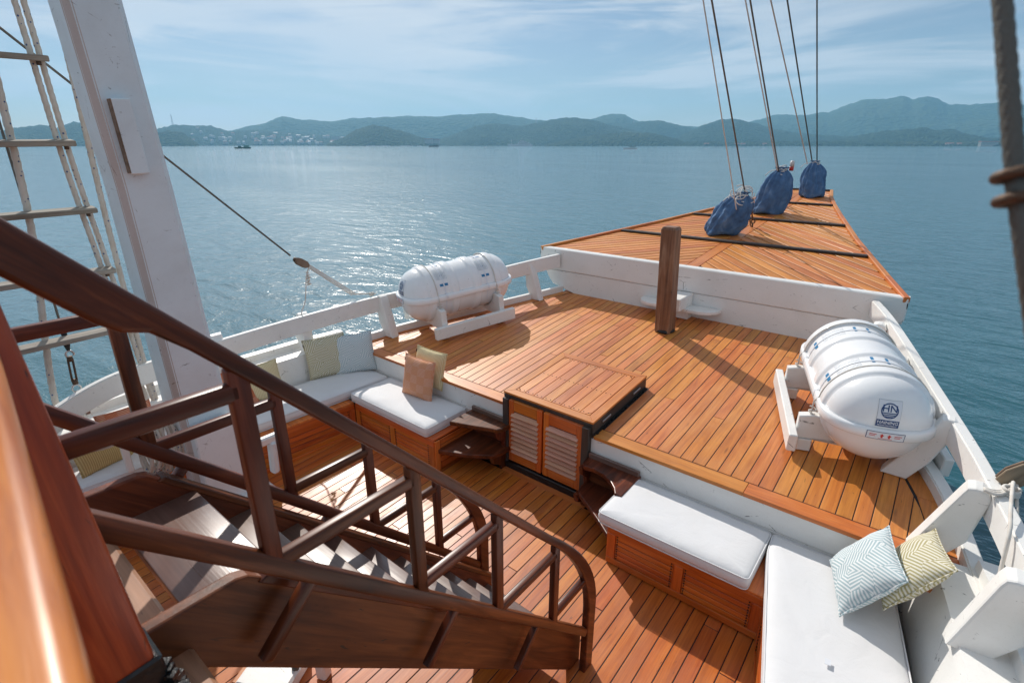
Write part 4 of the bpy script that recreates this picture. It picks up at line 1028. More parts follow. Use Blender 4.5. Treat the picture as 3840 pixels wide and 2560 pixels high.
    endmap('emblem_letters', text_geo('HN', 0.062), 'navy_print', 0, ez + 0.036, 0.0045)
    for k, hw_ in enumerate((0.047, 0.043, 0.034)):
        endmap('emblem_bar', rect_geo(-hw_, 0.004 - k * 0.012, hw_, 0.0105 - k * 0.012, 4), 'navy_print', 0, ez, 0.0045)
    endmap('maker_band', rect_geo(-0.068, -0.093, 0.068, -0.042), 'navy_print', 0, ez, 0.0045)
    endmap('maker_name', text_geo('HAINING', 0.030), 'label_white', 0, ez - 0.060, 0.006)
    endmap('maker_name', text_geo('MARINE EQUIPMENT', 0.0125), 'label_white', 0, ez - 0.081, 0.006)
    # hoisting label on the flange: flat plate with two red arrows
    yq = near * (s_end(0.02) + 0.036)
    def fl(name, geo, mat, off):
        vs, fs = geo; P = []
        for x_, y in vs:
            X = x_ * (-near); s = s_end(abs(X)) + 0.0345; P.append((X, near * (s + off), y))
        link(name, pymesh(P, fs), mat, t, F)
    fl('warning_label', rect_geo(-0.115, -0.030, 0.115, 0.030, 10), 'navy_print', 0.001)
    fl('warning_label', rect_geo(-0.111, -0.0265, 0.111, 0.0265, 10), 'label_white', 0.002)
    for a in (-0.022, 0.022):
        fl('arrow', ([(a - 0.014, 0.0), (a + 0.014, 0.0), (a, 0.018)], [(0, 1, 2)]), 'red_print', 0.0032)
        fl('arrow', rect_geo(a - 0.006, -0.014, a + 0.006, 0.001, 1), 'red_print', 0.0032)
    fl('arrow_line', rect_geo(-0.042, -0.021, 0.042, -0.018, 3), 'red_print', 0.0032)
    for x0 in (-0.098, 0.052):
        for yy, w_ in ((0.006, 0.044), (-0.006, 0.036)): fl('caption', rect_geo(x0, yy, x0 + w_, yy + 0.005, 3), 'red_print', 0.0032)
    # instruction prints on the upper shell, on both flanks
    for s0 in (-0.30, 0.30):
        for th0, sg in ((0.62, 1), (2.50, -1)):
            o_ = -sg * 0.06 if s0 > 0 else sg * 0.06
            wrap('blue_label', rect_geo(-0.055, -0.016, 0.055, 0.016), 'blue_print', s0, th0 - sg * 0.16)
            wrap('blue_label', rect_geo(-0.045, -0.010, 0.045, 0.010), 'blue_print', s0 + 0.02, th0 + sg * 0.80)
            for r_ in range(4):
                for c_ in range(2):
                    x0, y0 = -0.075 + c_ * 0.075, (0.02 + r_ * 0.045) * sg
                    a, b = min(y0, y0 + 0.038 * sg), max(y0, y0 + 0.038 * sg)
                    for q in ((x0, a, x0 + 0.068, a + 0.0025), (x0, b - 0.0025, x0 + 0.068, b), (x0, a, x0 + 0.0025, b), (x0 + 0.066, a, x0 + 0.068, b)):
                        wrap('instruction_print', rect_geo(*q, 2), 'grey_print', s0, th0)
                    for e in range(3): wrap('instruction_print', rect_geo(x0 + 0.01, a + 0.008 + e * 0.009, x0 + 0.02 + random.uniform(0.02, 0.036), a + 0.011 + e * 0.009, 2), 'grey_print', s0, th0)
            wrap('pictogram', rect_geo(-0.012, 0.065, 0.016, 0.085), 'navy_print', s0, th0)
    # lashing ropes down to the cradle
    for s in (-0.42, 0.42):
        pts = [F @ V((0.43, s, -0.36)), F @ V((0.385, s, -0.12)), F @ V((RR + 0.045, s, 0.0))]
        for j in range(25):
            th = 0.12 + (math.pi - 0.24) * j / 24; r = rprof(s) + rib(s) + 0.009; pts.append(F @ V((r * math.cos(th), s, r * math.sin(th))))
        pts += [F @ V((-RR - 0.045, s, 0.0)), F @ V((-0.39, s, -0.14)), F @ V((-0.43, s, -0.34))]
        rope('lashing_rope', pts, 0.0065, 'rope_thin', t, 0.006, sides=8)
        for sgx in (1, -1):
            kn = [F @ V((sgx * (0.385 + 0.022 * math.cos(a * 1.7)), s + 0.016 * math.sin(a * 2.3), -0.05 - a * 0.012)) for a in [i * 0.5 for i in range(24)]]
            tube('knot', smooth_path(kn, 3), 0.006, 'rope_thin', t, 6)
    # cradle
    k = link('raft_cradle', None, None, None, base, None, label.replace('white life raft canister', 'white timber cradle under the life raft canister'), 'cradle', 'raft cradles')
    k['group'] = 'raft cradles'
    xin = 0.47
    def cr(name, poly, y, th_, bev=0.008):
        m = base @ frame((0, y + th_ / 2, 0), (1, 0, 0), (0, 0, 1)); link(name, prism_mesh(poly, th_, bev, 1), 'white', k, m)
    RAD = RR * 0.975 + 0.012
    for y in (-0.42, 0.42):
        P = [(-xin, 0.10), (xin, 0.10), (xin, hA - 0.13), (0.37, hA - 0.11)]
        for i in range(13):
            a = -0.33 - (math.pi - 0.66) * i / 12; P.append((RAD * math.cos(a), hA + RAD * math.sin(a)))
        P += [(-0.37, hA - 0.11), (-xin, hA - 0.13)]
        cr('saddle', P, y, 0.075)
        for x_ in (-0.40, 0.40): link('foot', boxmesh(0.10, 0.11, 0.105, 0.006), 'white', k, base @ Matrix.Translation((x_, y, 0.05)))
    for x_ in (-xin - 0.035, xin + 0.035):
        link('side_beam', boxmesh(0.065, 1.16, 0.15, 0.008), 'white', k, base @ Matrix.Translation((x_, 0, 0.115)))
    return t
raft('white life raft canister on the port side of the fore deck', (-4.88, 4.86, zu(4.86)), R(18), 0.50, -1, 'life raft canisters')
raft('white life raft canister on the starboard side of the fore deck', (-0.27, 4.89, zu(4.89)), R(-19.4), 0.43, -1, 'life raft canisters')

# ---------------------------------------------------------------- blue sail-cloth bags at the forestays
def bag(label, base, top, wid, dep, turn, seed, skew=0.0):
    base, top = V(base), V(top); ax = top - base; H = ax.length
    N, K = 96, 46; vs, fs = [], []
    prof = [(0.0, 0.80), (0.03, 0.93), (0.10, 1.0), (0.25, 1.02), (0.45, 1.0), (0.62, 0.92), (0.75, 0.78), (0.86, 0.56), (0.92, 0.36), (0.95, 0.27), (0.97, 0.30), (1.0, 0.40)]
    rz = Matrix.Rotation(turn, 3, 'Z')
    for k in range(K + 1):
        t = k / K; r = interp(prof, t)
        for i in range(N):
            a = 2 * math.pi * i / N; ca, sa = math.cos(a), math.sin(a)
            sq = (abs(ca) ** 3 + abs(sa) ** 3) ** (-1 / 3); sq = 1 + (sq - 1) * (1 - t) * 0.9
            fold = (0.03 + 0.16 * t ** 2) * math.sin(11 * a + seed + 2.5 * noise.noise(V((a, t * 3, seed)))) + 0.16 * noise.noise(V((ca * 1.6 + seed, sa * 1.6, t * 3.0))) + 0.075 * abs(noise.noise(V((ca * 4 + seed, sa * 4, t * 6)))) + 0.035 * noise.noise(V((ca * 11 + seed, sa * 11, t * 15)))
            p = rz @ V((wid / 2 * r * sq * ca * (1 + fold), dep / 2 * r * sq * sa * (1 + fold), 0))
            p.x += skew * (1 - t) ** 2
            p += ax * t - V((0, 0, 0.02 * (1 - t) * (1 + math.sin(3 * a + seed))))
            vs.append(p)
    for k in range(K):
        for i in range(N): a = k * N + i; b = k * N + (i + 1) % N; fs.append((a, b, b + N, a + N))
    fs.append(tuple(range(N))[::-1]); fs.append(tuple(range(K * N, K * N + N)))
    t = link('sail_bag', None, None, None, Matrix.Translation(base), None, label, 'bag', 'sail bags on the bow platform')
    link('canvas', pymesh(vs, fs, True), 'bag', t, Matrix.Translation(base))
    neck = base + ax * 0.945; rnd_ = random.Random(seed)
    tube('drawstring', [neck + V((math.cos(a) * wid * 0.155, math.sin(a) * dep * 0.18, 0.01 * math.sin(3 * a))) for a in [i * math.pi / 12 for i in range(24)]], 0.008, 'cord', t, 6, closed=True)
    return t, neck, rnd_
t1, n1, r1 = bag('tilted blue canvas bag tangled in white cord, nearest of the three on the bow platform', (-2.68, 8.62, zb(8.62) + 0.02), (-2.47, 8.58, zb(8.6) + 0.66), 0.54, 0.40, R(35), 3, -0.06)
t2, n2, r2 = bag('upright blue canvas bag with a small bottle at its neck, middle of the three', (-2.47, 10.5, zb(10.5) + 0.02), (-2.43, 10.5, zb(10.5) + 0.80), 0.52, 0.36, R(35), 5, -0.08)
t3, n3, r3 = bag('rounded blue canvas bag at the tip of the bow platform, farthest of the three', (-2.24, 12.45, zb(12.45) + 0.02), (-2.30, 12.5, zb(12.5) + 0.70), 0.44, 0.34, R(35), 8)
for t, nk, rn_, cnt, sz in ((t1, n1, r1, 9, 0.18), (t2, n2, r2, 6, 0.10), (t3, n3, r3, 5, 0.09)):
    for q in range(cnt):
        c = nk + V((rn_.uniform(-0.5, 0.4) * sz, rn_.uniform(-0.5, 0.5) * sz, rn_.uniform(-0.55, 0.35) * sz)); a0 = rn_.uniform(0, 6); rx_, rz_ = rn_.uniform(0.3, 1) * sz * 0.8, rn_.uniform(0.3, 0.9) * sz * 0.7
        ax_ = V((0.776, 0.63, 0)); sd = V((-0.63, 0.776, 0))
        pts = [c - sd * (0.10 * sz + 0.02) + ax_ * rx_ * math.cos(a0 + a) + V((0, 0, rz_ * math.sin(a0 + a))) + sd * 0.04 * math.sin(2 * a) for a in [i * 0.35 for i in range(17)]]
        tube('cord_loop', pts, 0.0075 if sz > 0.15 else 0.008, 'cord', t, 6)
    tube('cord_tail', smooth_path([nk, nk + V((-0.14, -0.10, -0.02)), nk + V((-0.22, -0.16, -0.10))], 5), 0.007, 'cord', t, 6)
bt = link('bottle', None, None, None, Matrix.Translation(n2 + V((0.13, 0.10, 0))), None, 'small clear bottle with red liquid stuck in the neck of the middle blue bag', 'bottle')
tube('liquid', [n2 + V((0.13, 0.10, -0.02)), n2 + V((0.13, 0.10, 0.05))], 0.036, 'red_plastic', bt, 12)
tube('shell', [n2 + V((0.13, 0.10, 0.051)), n2 + V((0.13, 0.10, 0.12)), n2 + V((0.13, 0.10, 0.145)), n2 + V((0.13, 0.10, 0.15))], lambda i: (0.037, 0.037, 0.026, 0.008)[i], 'clear_plastic', bt, 12)

# ---------------------------------------------------------------- forestays and halyards above the bow
def ext(a, b, k):
    a, b = V(a), V(b); return b + (a - b) * k
def line(name, label, cat, a, b, r, mat, foot=None, group=None, laid=False):
    top = ext((CX, *a), (CX, *b), 4.5); bot = V((CX, *b)) if foot is None else V((CX, *foot))
    if laid: return rope(name, [top, bot], r, mat, None, 0.02, sides=9, label=label, cat=cat, group=group)
    return tube(name, [top, bot], r, mat, None, 8, label=label, cat=cat, group=group)
line('forestay', 'grey wire forestay rising from the nearest blue bag', 'stay', (6.354, 4.636), (8.546, 2.536), 0.0105, 'stay', (9.20, 1.95))
line('forestay', 'grey wire forestay rising from the middle blue bag', 'stay', (7.678, 4.864), (10.465, 2.776), 0.0115, 'stay', (11.25, 2.12))
line('forestay', 'left grey wire of the pair rising from the farthest blue bag', 'stay', (9.237, 5.132), (13.029, 2.848), 0.012, 'stay')
line('forestay', 'rightmost vertical wire forestay running to the tip of the bow', 'stay', (11.059, 5.446), (13.696, 2.777), 0.012, 'stay', (13.75, 2.6))
line('halyard_rope', 'thin pale rope left of the wire at the nearest blue bag', 'rope', (6.136, 4.599), (7.926, 2.683), 0.0075, 'rope_thin', (8.30, 2.30), None, True)
line('halyard_rope', 'thin pale rope left of the wire at the middle blue bag', 'rope', (7.452, 4.825), (10.284, 2.782), 0.0085, 'rope_thin', None, None, True)
line('halyard_rope', 'thin pale rope slanting to the farthest blue bag', 'rope', (8.457, 4.998), (12.587, 2.833), 0.010, 'rope_thin', None, None, True)
for y, lab in ((9.28, 'rusty eye bolt and shackle on the platform aft of the nearest blue bag'), (11.28, 'rusty eye bolt and shackle beside the middle blue bag')):
    e = link('eye_bolt', None, None, None, Matrix.Translation((CX, y, zb(y))), None, lab, 'eye bolt')
    tube('shank', [(CX, y, zb(y)), (CX, y, zb(y) + 0.07)], 0.013, 'rust', e)
    tube('ring', [(CX + 0.03 * math.cos(a), y, zb(y) + 0.095 + 0.03 * math.sin(a)) for a in [i * math.pi / 8 for i in range(16)]], 0.010, 'rust', e, 8, closed=True)
    tube('turnbuckle', [V((CX, y - 0.03, zb(y) + 0.12)), V((CX, y - 0.13, zb(y) + 0.22)), V((CX, y - 0.16, zb(y) + 0.25)), V((CX, y - 0.26, zb(y) + 0.35))], lambda i: (0.016, 0.011, 0.02, 0.014)[i], 'rust', e)

# ---------------------------------------------------------------- stair with its two railings
stair = thing('staircase', 'dark varnished open staircase with stepped balustrades leading down to the lower deck', 'staircase', (-1.6, 1.3, 0.1))
def zH(y): return 3.09 - 1.06 * (y - 0.149)          # top of handrail
def zL(y): return 2.535 - 1.045 * (y - 0.144)        # top of lower rail
SL = math.atan(1.055); cs, sn = math.cos(SL), math.sin(SL)
def yz_prism(name, pts, x0, t, parent, mat='stair', bev=0.012, seg=2):
    """outline in (Y, Z); local Y axis runs down the slope so the grain does too"""
    oy, oz = pts[0]
    ly, lx = V((0, cs, -sn)), V((0, sn, cs))          # local y down the slope, local x its normal; lx x ly = -X
    P = [((y - oy) * sn + (z - oz) * cs, (y - oy) * cs - (z - oz) * sn) for y, z in pts]
    m = frame((x0 + t, oy, oz), lx, ly)
    return prism(name, P, t, mat, parent, m, bev, seg)
def bez(p0, p1, p2, n=9):
    return [((1 - t) ** 2 * p0[0] + 2 * t * (1 - t) * p1[0] + t * t * p2[0], (1 - t) ** 2 * p0[1] + 2 * t * (1 - t) * p1[1] + t * t * p2[1]) for t in [i / n for i in range(n + 1)]]
def side(xc, sgn):
    tr = 0.046; x0 = xc - tr / 2
    out = [(-0.30, zH(-0.30)), (1.74, zH(1.74))] + bez((1.74, zH(1.74)), (2.20, zH(2.20) + 0.06), (2.215, 0.62))[1:] + [(2.215, 0.085)]
    vt = 0.060
    inn = [(2.125, 0.085)] + list(reversed(bez((1.70, zH(1.70) - vt), (2.105, zH(2.105) - vt + 0.03), (2.125, 0.62)))) + [(0.36, zH(0.36) - vt), (0.30, zH(0.30) - vt - 0.010), (0.255, zH(0.255) - vt - 0.045), (0.22, zH(0.22) - vt - 0.055), (0.12, zH(0.12) - vt - 0.055), (-0.30, zH(-0.30) - vt - 0.05)]
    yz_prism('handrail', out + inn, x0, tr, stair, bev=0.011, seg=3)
    board('lower_rail', (xc, 0.07, zL(0.07) - 0.04), (xc, 2.13, zL(2.13) - 0.04), 0.038, 0.050, 'stair', stair, (0, sn, cs), 0.007, 2)
    ys = [0.445, 0.915, 1.33, 1.775]
    for y in ys:
        board('baluster', (xc, y, zL(y) - 0.04), (xc, y, zH(y) - vt + 0.02), 0.034, 0.046, 'stair', stair, (0, -1, 0), 0.005, 2)
    prev = 0.10
    for y in ys + [2.15]:
        z = (zH(y) - vt - 0.035) if y < 2 else 0.86
        board('crossbar', (xc, prev, z), (xc, y - 0.0, z), 0.034, 0.044, 'stair', stair, (0, 0, 1), 0.008, 3)
        prev = y
    # stringer
    xs = xc - sgn * 0.078; ts = 0.042
    S = [(0.10, 2.15), (0.37, 2.15), (0.40, 2.14), (0.435, 2.108), (2.19, 0.32), (2.19, 0.090), (2.085, 0.090), (0.16, 2.045), (0.10, 2.08)]
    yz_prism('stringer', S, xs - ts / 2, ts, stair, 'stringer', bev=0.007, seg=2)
    yz_prism('stringer_cap', [(0.445, 2.115), (2.185, 0.345), (2.185, 0.31), (0.42, 2.105)], xs - 0.030, 0.060, stair, bev=0.004, seg=1)
    for ya in (0.53, 1.07, 1.62):
        a = V((xc + sgn * 0.012, ya, zL(ya) - 0.10)); b = a + V((0, -0.20, -0.20))
        yb = ya - 0.19
        board('stay_bracket', (xc, ya + 0.01, zL(ya) - 0.06), (xc, ya - 0.155, zL(ya) - 0.225), 0.034, 0.036, 'stair', stair, (0, -1, 1), 0.006, 2)
side(-1.16, 1); side(-2.03, -1)
for k in range(10):
    yn = 0.525 + 0.1765 * k; z = 2.010 - 0.1875 * k
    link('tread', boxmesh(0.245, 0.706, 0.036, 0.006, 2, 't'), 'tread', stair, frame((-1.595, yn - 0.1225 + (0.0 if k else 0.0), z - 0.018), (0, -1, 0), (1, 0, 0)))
# top of the stair: guard rail of the deck the camera stands on
qd = link('quarter_deck', boxmesh(6.2, 3.2, 0.10, 0.01), 'trim', None, Matrix.Translation((-1.9, -1.53, 1.975)), kind='structure')
board('edge_board', (-2.6, 0.143, 1.992), (1.1, 0.143, 1.992), 0.20, 0.09, 'edge', qd, (0, 0, 1), 0.010)
for xx in (-1.95, -1.62, -1.36, -1.02): tube('bolt_head', [(xx, 0.155, 2.034), (xx, 0.155, 2.041)], 0.012, 'nail', qd, 12)
gd = thing('guard_rail', 'glossy orange varnished guard rail with a red brown newel post in the lower left foreground', 'railing', (-0.6, 0.0, 1.91))
NB, NT_ = V((-1.135, 0.095, 1.98)), V((-1.135, 0.035, 3.02))
board('newel_post', NB, NT_, 0.115, 0.135, 'newel', gd, (0, -1, 0.05), 0.010, 2)
board('newel_foot', NB + V((0.004, 0.004, -0.07)), NB + V((0.004, -0.008, 0.22)), 0.122, 0.146, 'tar', gd, (0, -1, 0.05), 0.006)
sv = [boxdata(NB + V((0.05 + random.uniform(-0.02, 0.025), 0.07 + random.uniform(-0.012, 0.014), 0.0 + i * 0.006)), (0.022, 0.02, 0.014), random.uniform(-1, 1)) for i in range(30)]
link('sealant', pymesh(*merge(sv)), 'tar', gd, kind='stuff')
board('top_rail', (-1.12, 0.031, 2.905), (0.75, -0.144, 2.905), 0.115, 0.055, 'varnish', gd, (0, 0, 1), 0.022, 4)
board('mid_rail', (-1.12, -0.01, 2.45), (0.75, -0.19, 2.45), 0.06, 0.06, 'bench', gd, (0, 0, 1), 0.015, 3)
board('newel_post', (0.72, -0.17, 1.90), (0.72, -0.17, 2.89), 0.09, 0.09, 'newel', gd, (0, -1, 0), 0.010, 2)

# ---------------------------------------------------------------- port mast leg with its foot, rope pins and coil
mast = thing('mast', 'thick white chamfered mast leg at the port side, scuffed and grimy', 'mast', (-4.84, 1.47, 0.06))
secs = [(0.02, 1.480, 0.165), (0.9, 1.475, 0.160), (1.8, 1.450, 0.148), (2.9, 1.425, 0.136), (4.1, 1.370, 0.131), (7.5, 1.23, 0.125)]
vs, fs = [], []
for z, yc, h in secs:
    c = 0.045; H = h + c; X0 = -4.60 - H
    for x_, y in ((H, -h), (H, h), (h, H), (-h, H), (-H, h), (-H, -h), (-h, -H), (h, -H)): vs.append(V((X0 + x_, yc + y, z)))
for k in range(len(secs) - 1):
    for i in range(8): q = k * 8 + i; r = k * 8 + (i + 1) % 8; fs.append((q, r, r + 8, q + 8))
fs.append(tuple(range(40, 48)))
me = pymesh(vs, fs); bm = bmesh.new(); bm.from_mesh(me); bmesh.ops.recalc_face_normals(bm, faces=bm.faces)
bmesh.ops.bevel(bm, geom=[e for e in bm.edges if abs(e.verts[0].co.z - e.verts[1].co.z) > 0.3], offset=0.007, segments=2, affect='EDGES')
msh = bm_mesh(bm); sh_o = link('shaft', msh, 'mast', mast); msh.materials.append(M['mast_shade_stain'])
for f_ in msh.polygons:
    if f_.normal.x > 0.3 and f_.normal.y < -0.3: f_.material_index = 1  # aft starboard chamfer gets the darker colour with its shade painted in
cl_ = link('cleat_block', boxmesh(0.07, 0.115, 0.49, 0.006), 'mast', mast, Matrix.Translation((-4.555, 1.372, 3.25)) @ Matrix.Rotation(R(2.0), 4, 'X'))
link('cleat_side', boxmesh(0.055, 0.012, 0.48, 0.002), 'block_wood', cl_, Matrix.Translation((-4.553, 1.311, 3.25)) @ Matrix.Rotation(R(2.0), 4, 'X'))
link('foot_cheek', boxmesh(0.13, 0.37, 0.92, 0.012), 'mast', mast, Matrix.Translation((-4.50, 1.475, 0.52)))
link('foot_step', boxmesh(0.30, 0.62, 0.14, 0.02), 'white', mast, Matrix.Translation((-4.48, 1.52, 0.13)))
link('foot_chock', boxmesh(0.09, 0.07, 0.34, 0.02), 'mast', mast, Matrix.Translation((-4.46, 1.90, 0.43)) @ Matrix.Rotation(R(-3), 4, 'X'))
link('foot_rail', boxmesh(0.07, 0.42, 0.08, 0.015), 'white', mast, Matrix.Translation((-4.47, 1.82, 0.62)))
pr = thing('pin_rail', 'small white pin rail with posts beside the mast carrying the hawser coil', 'pin rail', (-4.9, 1.1, 0.5))
for y, z1 in ((0.90, 0.97), (1.27, 1.06)): board('post', (-4.88, y, 0.62), (-4.88, y, z1), 0.05, 0.06, 'white', pr, (1, 0, 0), 0.008)
board('pin_board', (-4.88, 0.86, 0.90), (-4.88, 1.32, 0.94), 0.06, 0.045, 'white', pr, (0, 0, 1), 0.008)
coil = thing('hawser_coil', 'thick laid rope coil hanging from the white pin rail by the mast', 'rope', (-4.82, 1.12, 0.62))
for q in range(9):
    yc, xc = 1.02 + 0.026 * q, -4.80 + 0.012 * math.sin(q * 2.1); w = 0.085 + 0.012 * math.sin(q * 1.7); hgt = 0.235 + 0.03 * math.sin(q * 2.9)
    pts = [V((xc + w * math.cos(a), yc + 0.02 * math.sin(a + q) + 0.02 * math.cos(a), 0.825 + hgt * math.sin(a) - 0.008 * q)) for a in [i * math.pi / 24 for i in range(48)]]
    tube('rope_turn', pts, 0.0145, 'rope', coil, 10, lobes=3, amp=0.28, pitch=0.1, closed=True)
rope('hawser', smooth_path([(-4.88, 0.55, 1.02), (-4.85, 0.66, 0.955), (-4.84, 0.76, 0.925), (-4.85, 0.86, 0.925), (-4.88, 0.96, 0.945)], 8), 0.015, 'rope', None, 0.012, label='short white hawser hanging in a curve above the tan pillow', cat='rope')

# ---------------------------------------------------------------- ratlines and rigging at the port side
rl = thing('ratline_ladder', 'rope ladder of laid ropes with weathered wooden rungs left of the mast', 'rope ladder', (-5.6, 1.0, 1.1))
def lean(pts): return [V((-5.62 + 0.035 * (z - 1.0), y * (1 - 0.006 * (z - 1)), z)) for y, z in pts]
rope('shroud_rope', smooth_path(lean([(0.650, 0.85), (0.690, 1.342), (0.768, 1.89), (0.872, 2.614), (0.935, 3.572), (0.99, 4.6), (1.05, 6.0)]), 6), 0.025, 'rope', rl, 0.022)
for o_ in (0.0, 0.052):
    rope('shroud_rope', smooth_path([p + V((0.012, o_, 0)) for p in lean([(1.322, 0.75), (1.282, 1.369), (1.245, 2.207), (1.192, 3.086), (1.168, 4.187), (1.12, 6.0)])], 6), 0.020, 'rope', rl, 0.018)
for z, y0, y1 in ((3.80, 0.42, 1.235), (3.215, 0.42, 1.265), (2.70, 0.40, 1.29), (2.19, 0.40, 1.31), (1.665, 0.36, 1.335)):
    board('rung', (-5.56 + 0.035 * (z - 1), y0, z - 0.012), (-5.56 + 0.035 * (z - 1), y1, z), 0.115, 0.042, 'grey_wood', rl, (0.10, 0, 1), 0.006)
    for yy in (y1 - 0.06,): tube('rung_bolt', [(-5.55 + 0.035 * (z - 1), yy, z - 0.05), (-5.55 + 0.035 * (z - 1), yy, z - 0.02)], 0.016, 'rust', rl)
rope('shroud_rope', smooth_path(lean([(1.40, 0.70), (1.372, 1.356), (1.372, 2.495), (1.392, 3.348), (1.41, 4.3), (1.42, 6.0)]), 6), 0.022, 'rope', None, 0.02, label='single thick laid rope just left of the white mast', cat='rope')
tw = thing('turnbuckle_stay', 'thin dark stay ending in a hooked turnbuckle on the port bulwark', 'stay', (-5.6, 0.83, 1.0))
tube('wire', [(-5.58, 0.885, 5.0), (-5.58, 0.872, 3.2), (-5.6, 0.861, 1.88), (-5.6, 0.860, 1.74)], 0.0095, 'stay', tw)
tube('splice', [(-5.6, 0.860, 1.75), (-5.6, 0.862, 1.70), (-5.6, 0.866, 1.64), (-5.6, 0.858, 1.60), (-5.6, 0.858, 1.55)], lambda i: (0.014, 0.022, 0.016, 0.024, 0.012)[i], 'tag', tw)
tube('hook', [V((-5.6, 0.858 + 0.028 * math.cos(a), 1.515 + 0.03 * math.sin(a))) for a in [i * 0.4 - 0.6 for i in range(14)]], 0.009, 'steel', tw)
for o_ in (-0.016, 0.016): tube('body', [(-5.6, 0.850 + o_, 1.47), (-5.6, 0.835 + o_, 1.27)], 0.0085, 'rust', tw)
for za in (1.475, 1.265): tube('nut', [(-5.6, 0.85 - (1.475 - za) * 0.07, za + 0.02), (-5.6, 0.85 - (1.475 - za) * 0.07, za - 0.025)], 0.022, 'rust', tw)
tube('shackle', [V((-5.6, 0.832 + 0.03 * math.cos(a), 1.20 + 0.035 * math.sin(a))) for a in [i * math.pi / 7 for i in range(14)]], 0.009, 'steel', tw, 8, closed=True)
board('strap', (-5.575, 0.835, 1.19), (-5.555, 0.85, 0.95), 0.04, 0.014, 'steel', tw, (1, 0, 0), 0.003)
# long backstay to the block above the rail
B0, B1 = V((-5.70, 3.08, 1.96)), V((-5.70, 1.06, 4.003))
tube('side_stay', [B0 + (B1 - B0) * 0.03, B0 + (B1 - B0) * 1.0, B0 + (B1 - B0) * 2.2], 0.0105, 'stay', None, 8, label='long grey wire stay slanting behind the mast down to the pulley block', cat='stay')
bl = thing('pulley_block', 'wooden pulley block at the end of the slanting stay above the port rail', 'pulley', B0)
dvb = (V((-5.6, 3.5, 1.66)) - B0).normalized()
for o_ in (-0.022, 0.022):
    m = frame(B0 + dvb * 0.07 + V((o_, 0, 0)), dvb, V((0, dvb.z, -dvb.y)))
    link('cheek', prism_mesh([(-0.085, -0.02), (-0.04, -0.042), (0.05, -0.042), (0.085, -0.015), (0.085, 0.015), (0.05, 0.042), (-0.04, 0.042), (-0.085, 0.02)], 0.012, 0.003), 'block_wood', bl, m @ Matrix.Translation((0, 0, -0.006)))
tube('sheave', [B0 + dvb * 0.09 + V((-0.014, 0, 0)), B0 + dvb * 0.09 + V((0.014, 0, 0))], 0.036, 'rust', bl, 16)
tube('becket', [B0 - dvb * 0.03, B0 + dvb * 0.01], 0.02, 'rust', bl)
tk = thing('tackle_rope', 'white rope tackle from the pulley block to the port rail stanchions', 'rope', (-5.5, 3.6, 1.4))
E0 = B0 + dvb * 0.17
for o_ in (0.0, 0.022, -0.02): rope('fall', [E0 + V((0, 0, o_)), V((-5.60, 3.72 + o_, 1.435 + o_ * 0.5))], 0.0075, 'rope_thin', tk, 0.01, sides=8)
rope('fall', [V((-5.60, 3.72, 1.435)), V((-5.56, 3.93, 1.405)), V((-5.50, 3.99, 1.40))], 0.009, 'rope_thin', tk, 0.01, sides=8)
rope('tail', smooth_path([E0, E0 + V((0.01, -0.06, -0.10)), V((-5.62, 3.08, 1.50)), V((-5.60, 3.00, 1.36)), V((-5.57, 2.99, 1.24)), V((-5.58, 3.0, 1.10))], 6), 0.0075, 'rope_thin', tk, 0.01, sides=8)
kn = [E0 + V((0.014 * math.cos(a * 1.9), -0.035 - 0.02 * math.sin(a * 2.7), -0.05 - 0.011 * a)) for a in [i * 0.5 for i in range(30)]]
tube('knot', smooth_path(kn, 3), 0.008, 'rope_thin', tk, 6)
kn = [V((-5.53 + 0.02 * math.cos(a * 2.2), 3.94 + 0.03 * math.sin(a * 1.3), 1.40 + 0.02 * math.sin(a * 2.2))) for a in [i * 0.45 for i in range(24)]]
tube('knot', smooth_path(kn, 3), 0.008, 'rope_thin', tk, 6)

# ---------------------------------------------------------------- starboard tackle and the near wire shroud
sb = thing('pulley_block', 'weathered wooden pulley block outside the starboard rail at the right edge', 'pulley', (0.63, 3.78, 1.43))
for o_ in (-0.024, 0.012):
    link('cheek', prism_mesh([(-0.05, -0.075), (0.04, -0.085), (0.06, 0.0), (0.045, 0.075), (-0.04, 0.085), (-0.06, 0.0)], 0.016, 0.004), 'block_wood', sb, frame((0.63, 3.80 + o_, 1.43), (0.8, 0.1, -0.5), (0.5, 0.1, 0.8)))
tube('sheave', [(0.63, 3.785, 1.43), (0.63, 3.81, 1.43)], 0.045, 'rust', sb, 16)
ts_ = thing('tackle_rope', 'white rope tackle hanging from the starboard pulley block over the rail', 'rope', (0.6, 3.5, 1.3))
rope('fall', smooth_path([(0.62, 3.72, 1.42), (0.605, 3.56, 1.43), (0.60, 3.40, 1.40), (0.60, 3.26, 1.354), (0.605, 3.17, 1.18), (0.60, 3.06, 1.125), (0.61, 3.035, 1.14), (0.64, 3.03, 1.17)], 7), 0.0095, 'rope_thin', ts_, 0.011, sides=9)
rope('fall', smooth_path([(0.64, 3.74, 1.40), (0.66, 3.5, 1.28), (0.70, 3.3, 1.08), (0.74, 3.1, 0.9)], 7), 0.009, 'rope', ts_, 0.011, sides=9)
for o_ in (0, 0.02, 0.04): rope('fall', smooth_path([(0.62, 3.74 - o_, 1.40), (0.585, 3.66 - o_, 1.385), (0.545, 3.62 - o_, 1.385), (0.50, 3.60 - o_ * 0.4, 1.39)], 6), 0.0095, 'rope_thin', ts_, 0.011, sides=9)
kn = [V((0.615 + 0.035 * math.cos(a * 2.0), 3.66 + 0.03 * math.sin(a * 2.0), 1.41 - 0.004 * a)) for a in [i * 0.4 for i in range(26)]]
tube('knot', smooth_path(kn, 3), 0.0095, 'rope_thin', ts_, 7)
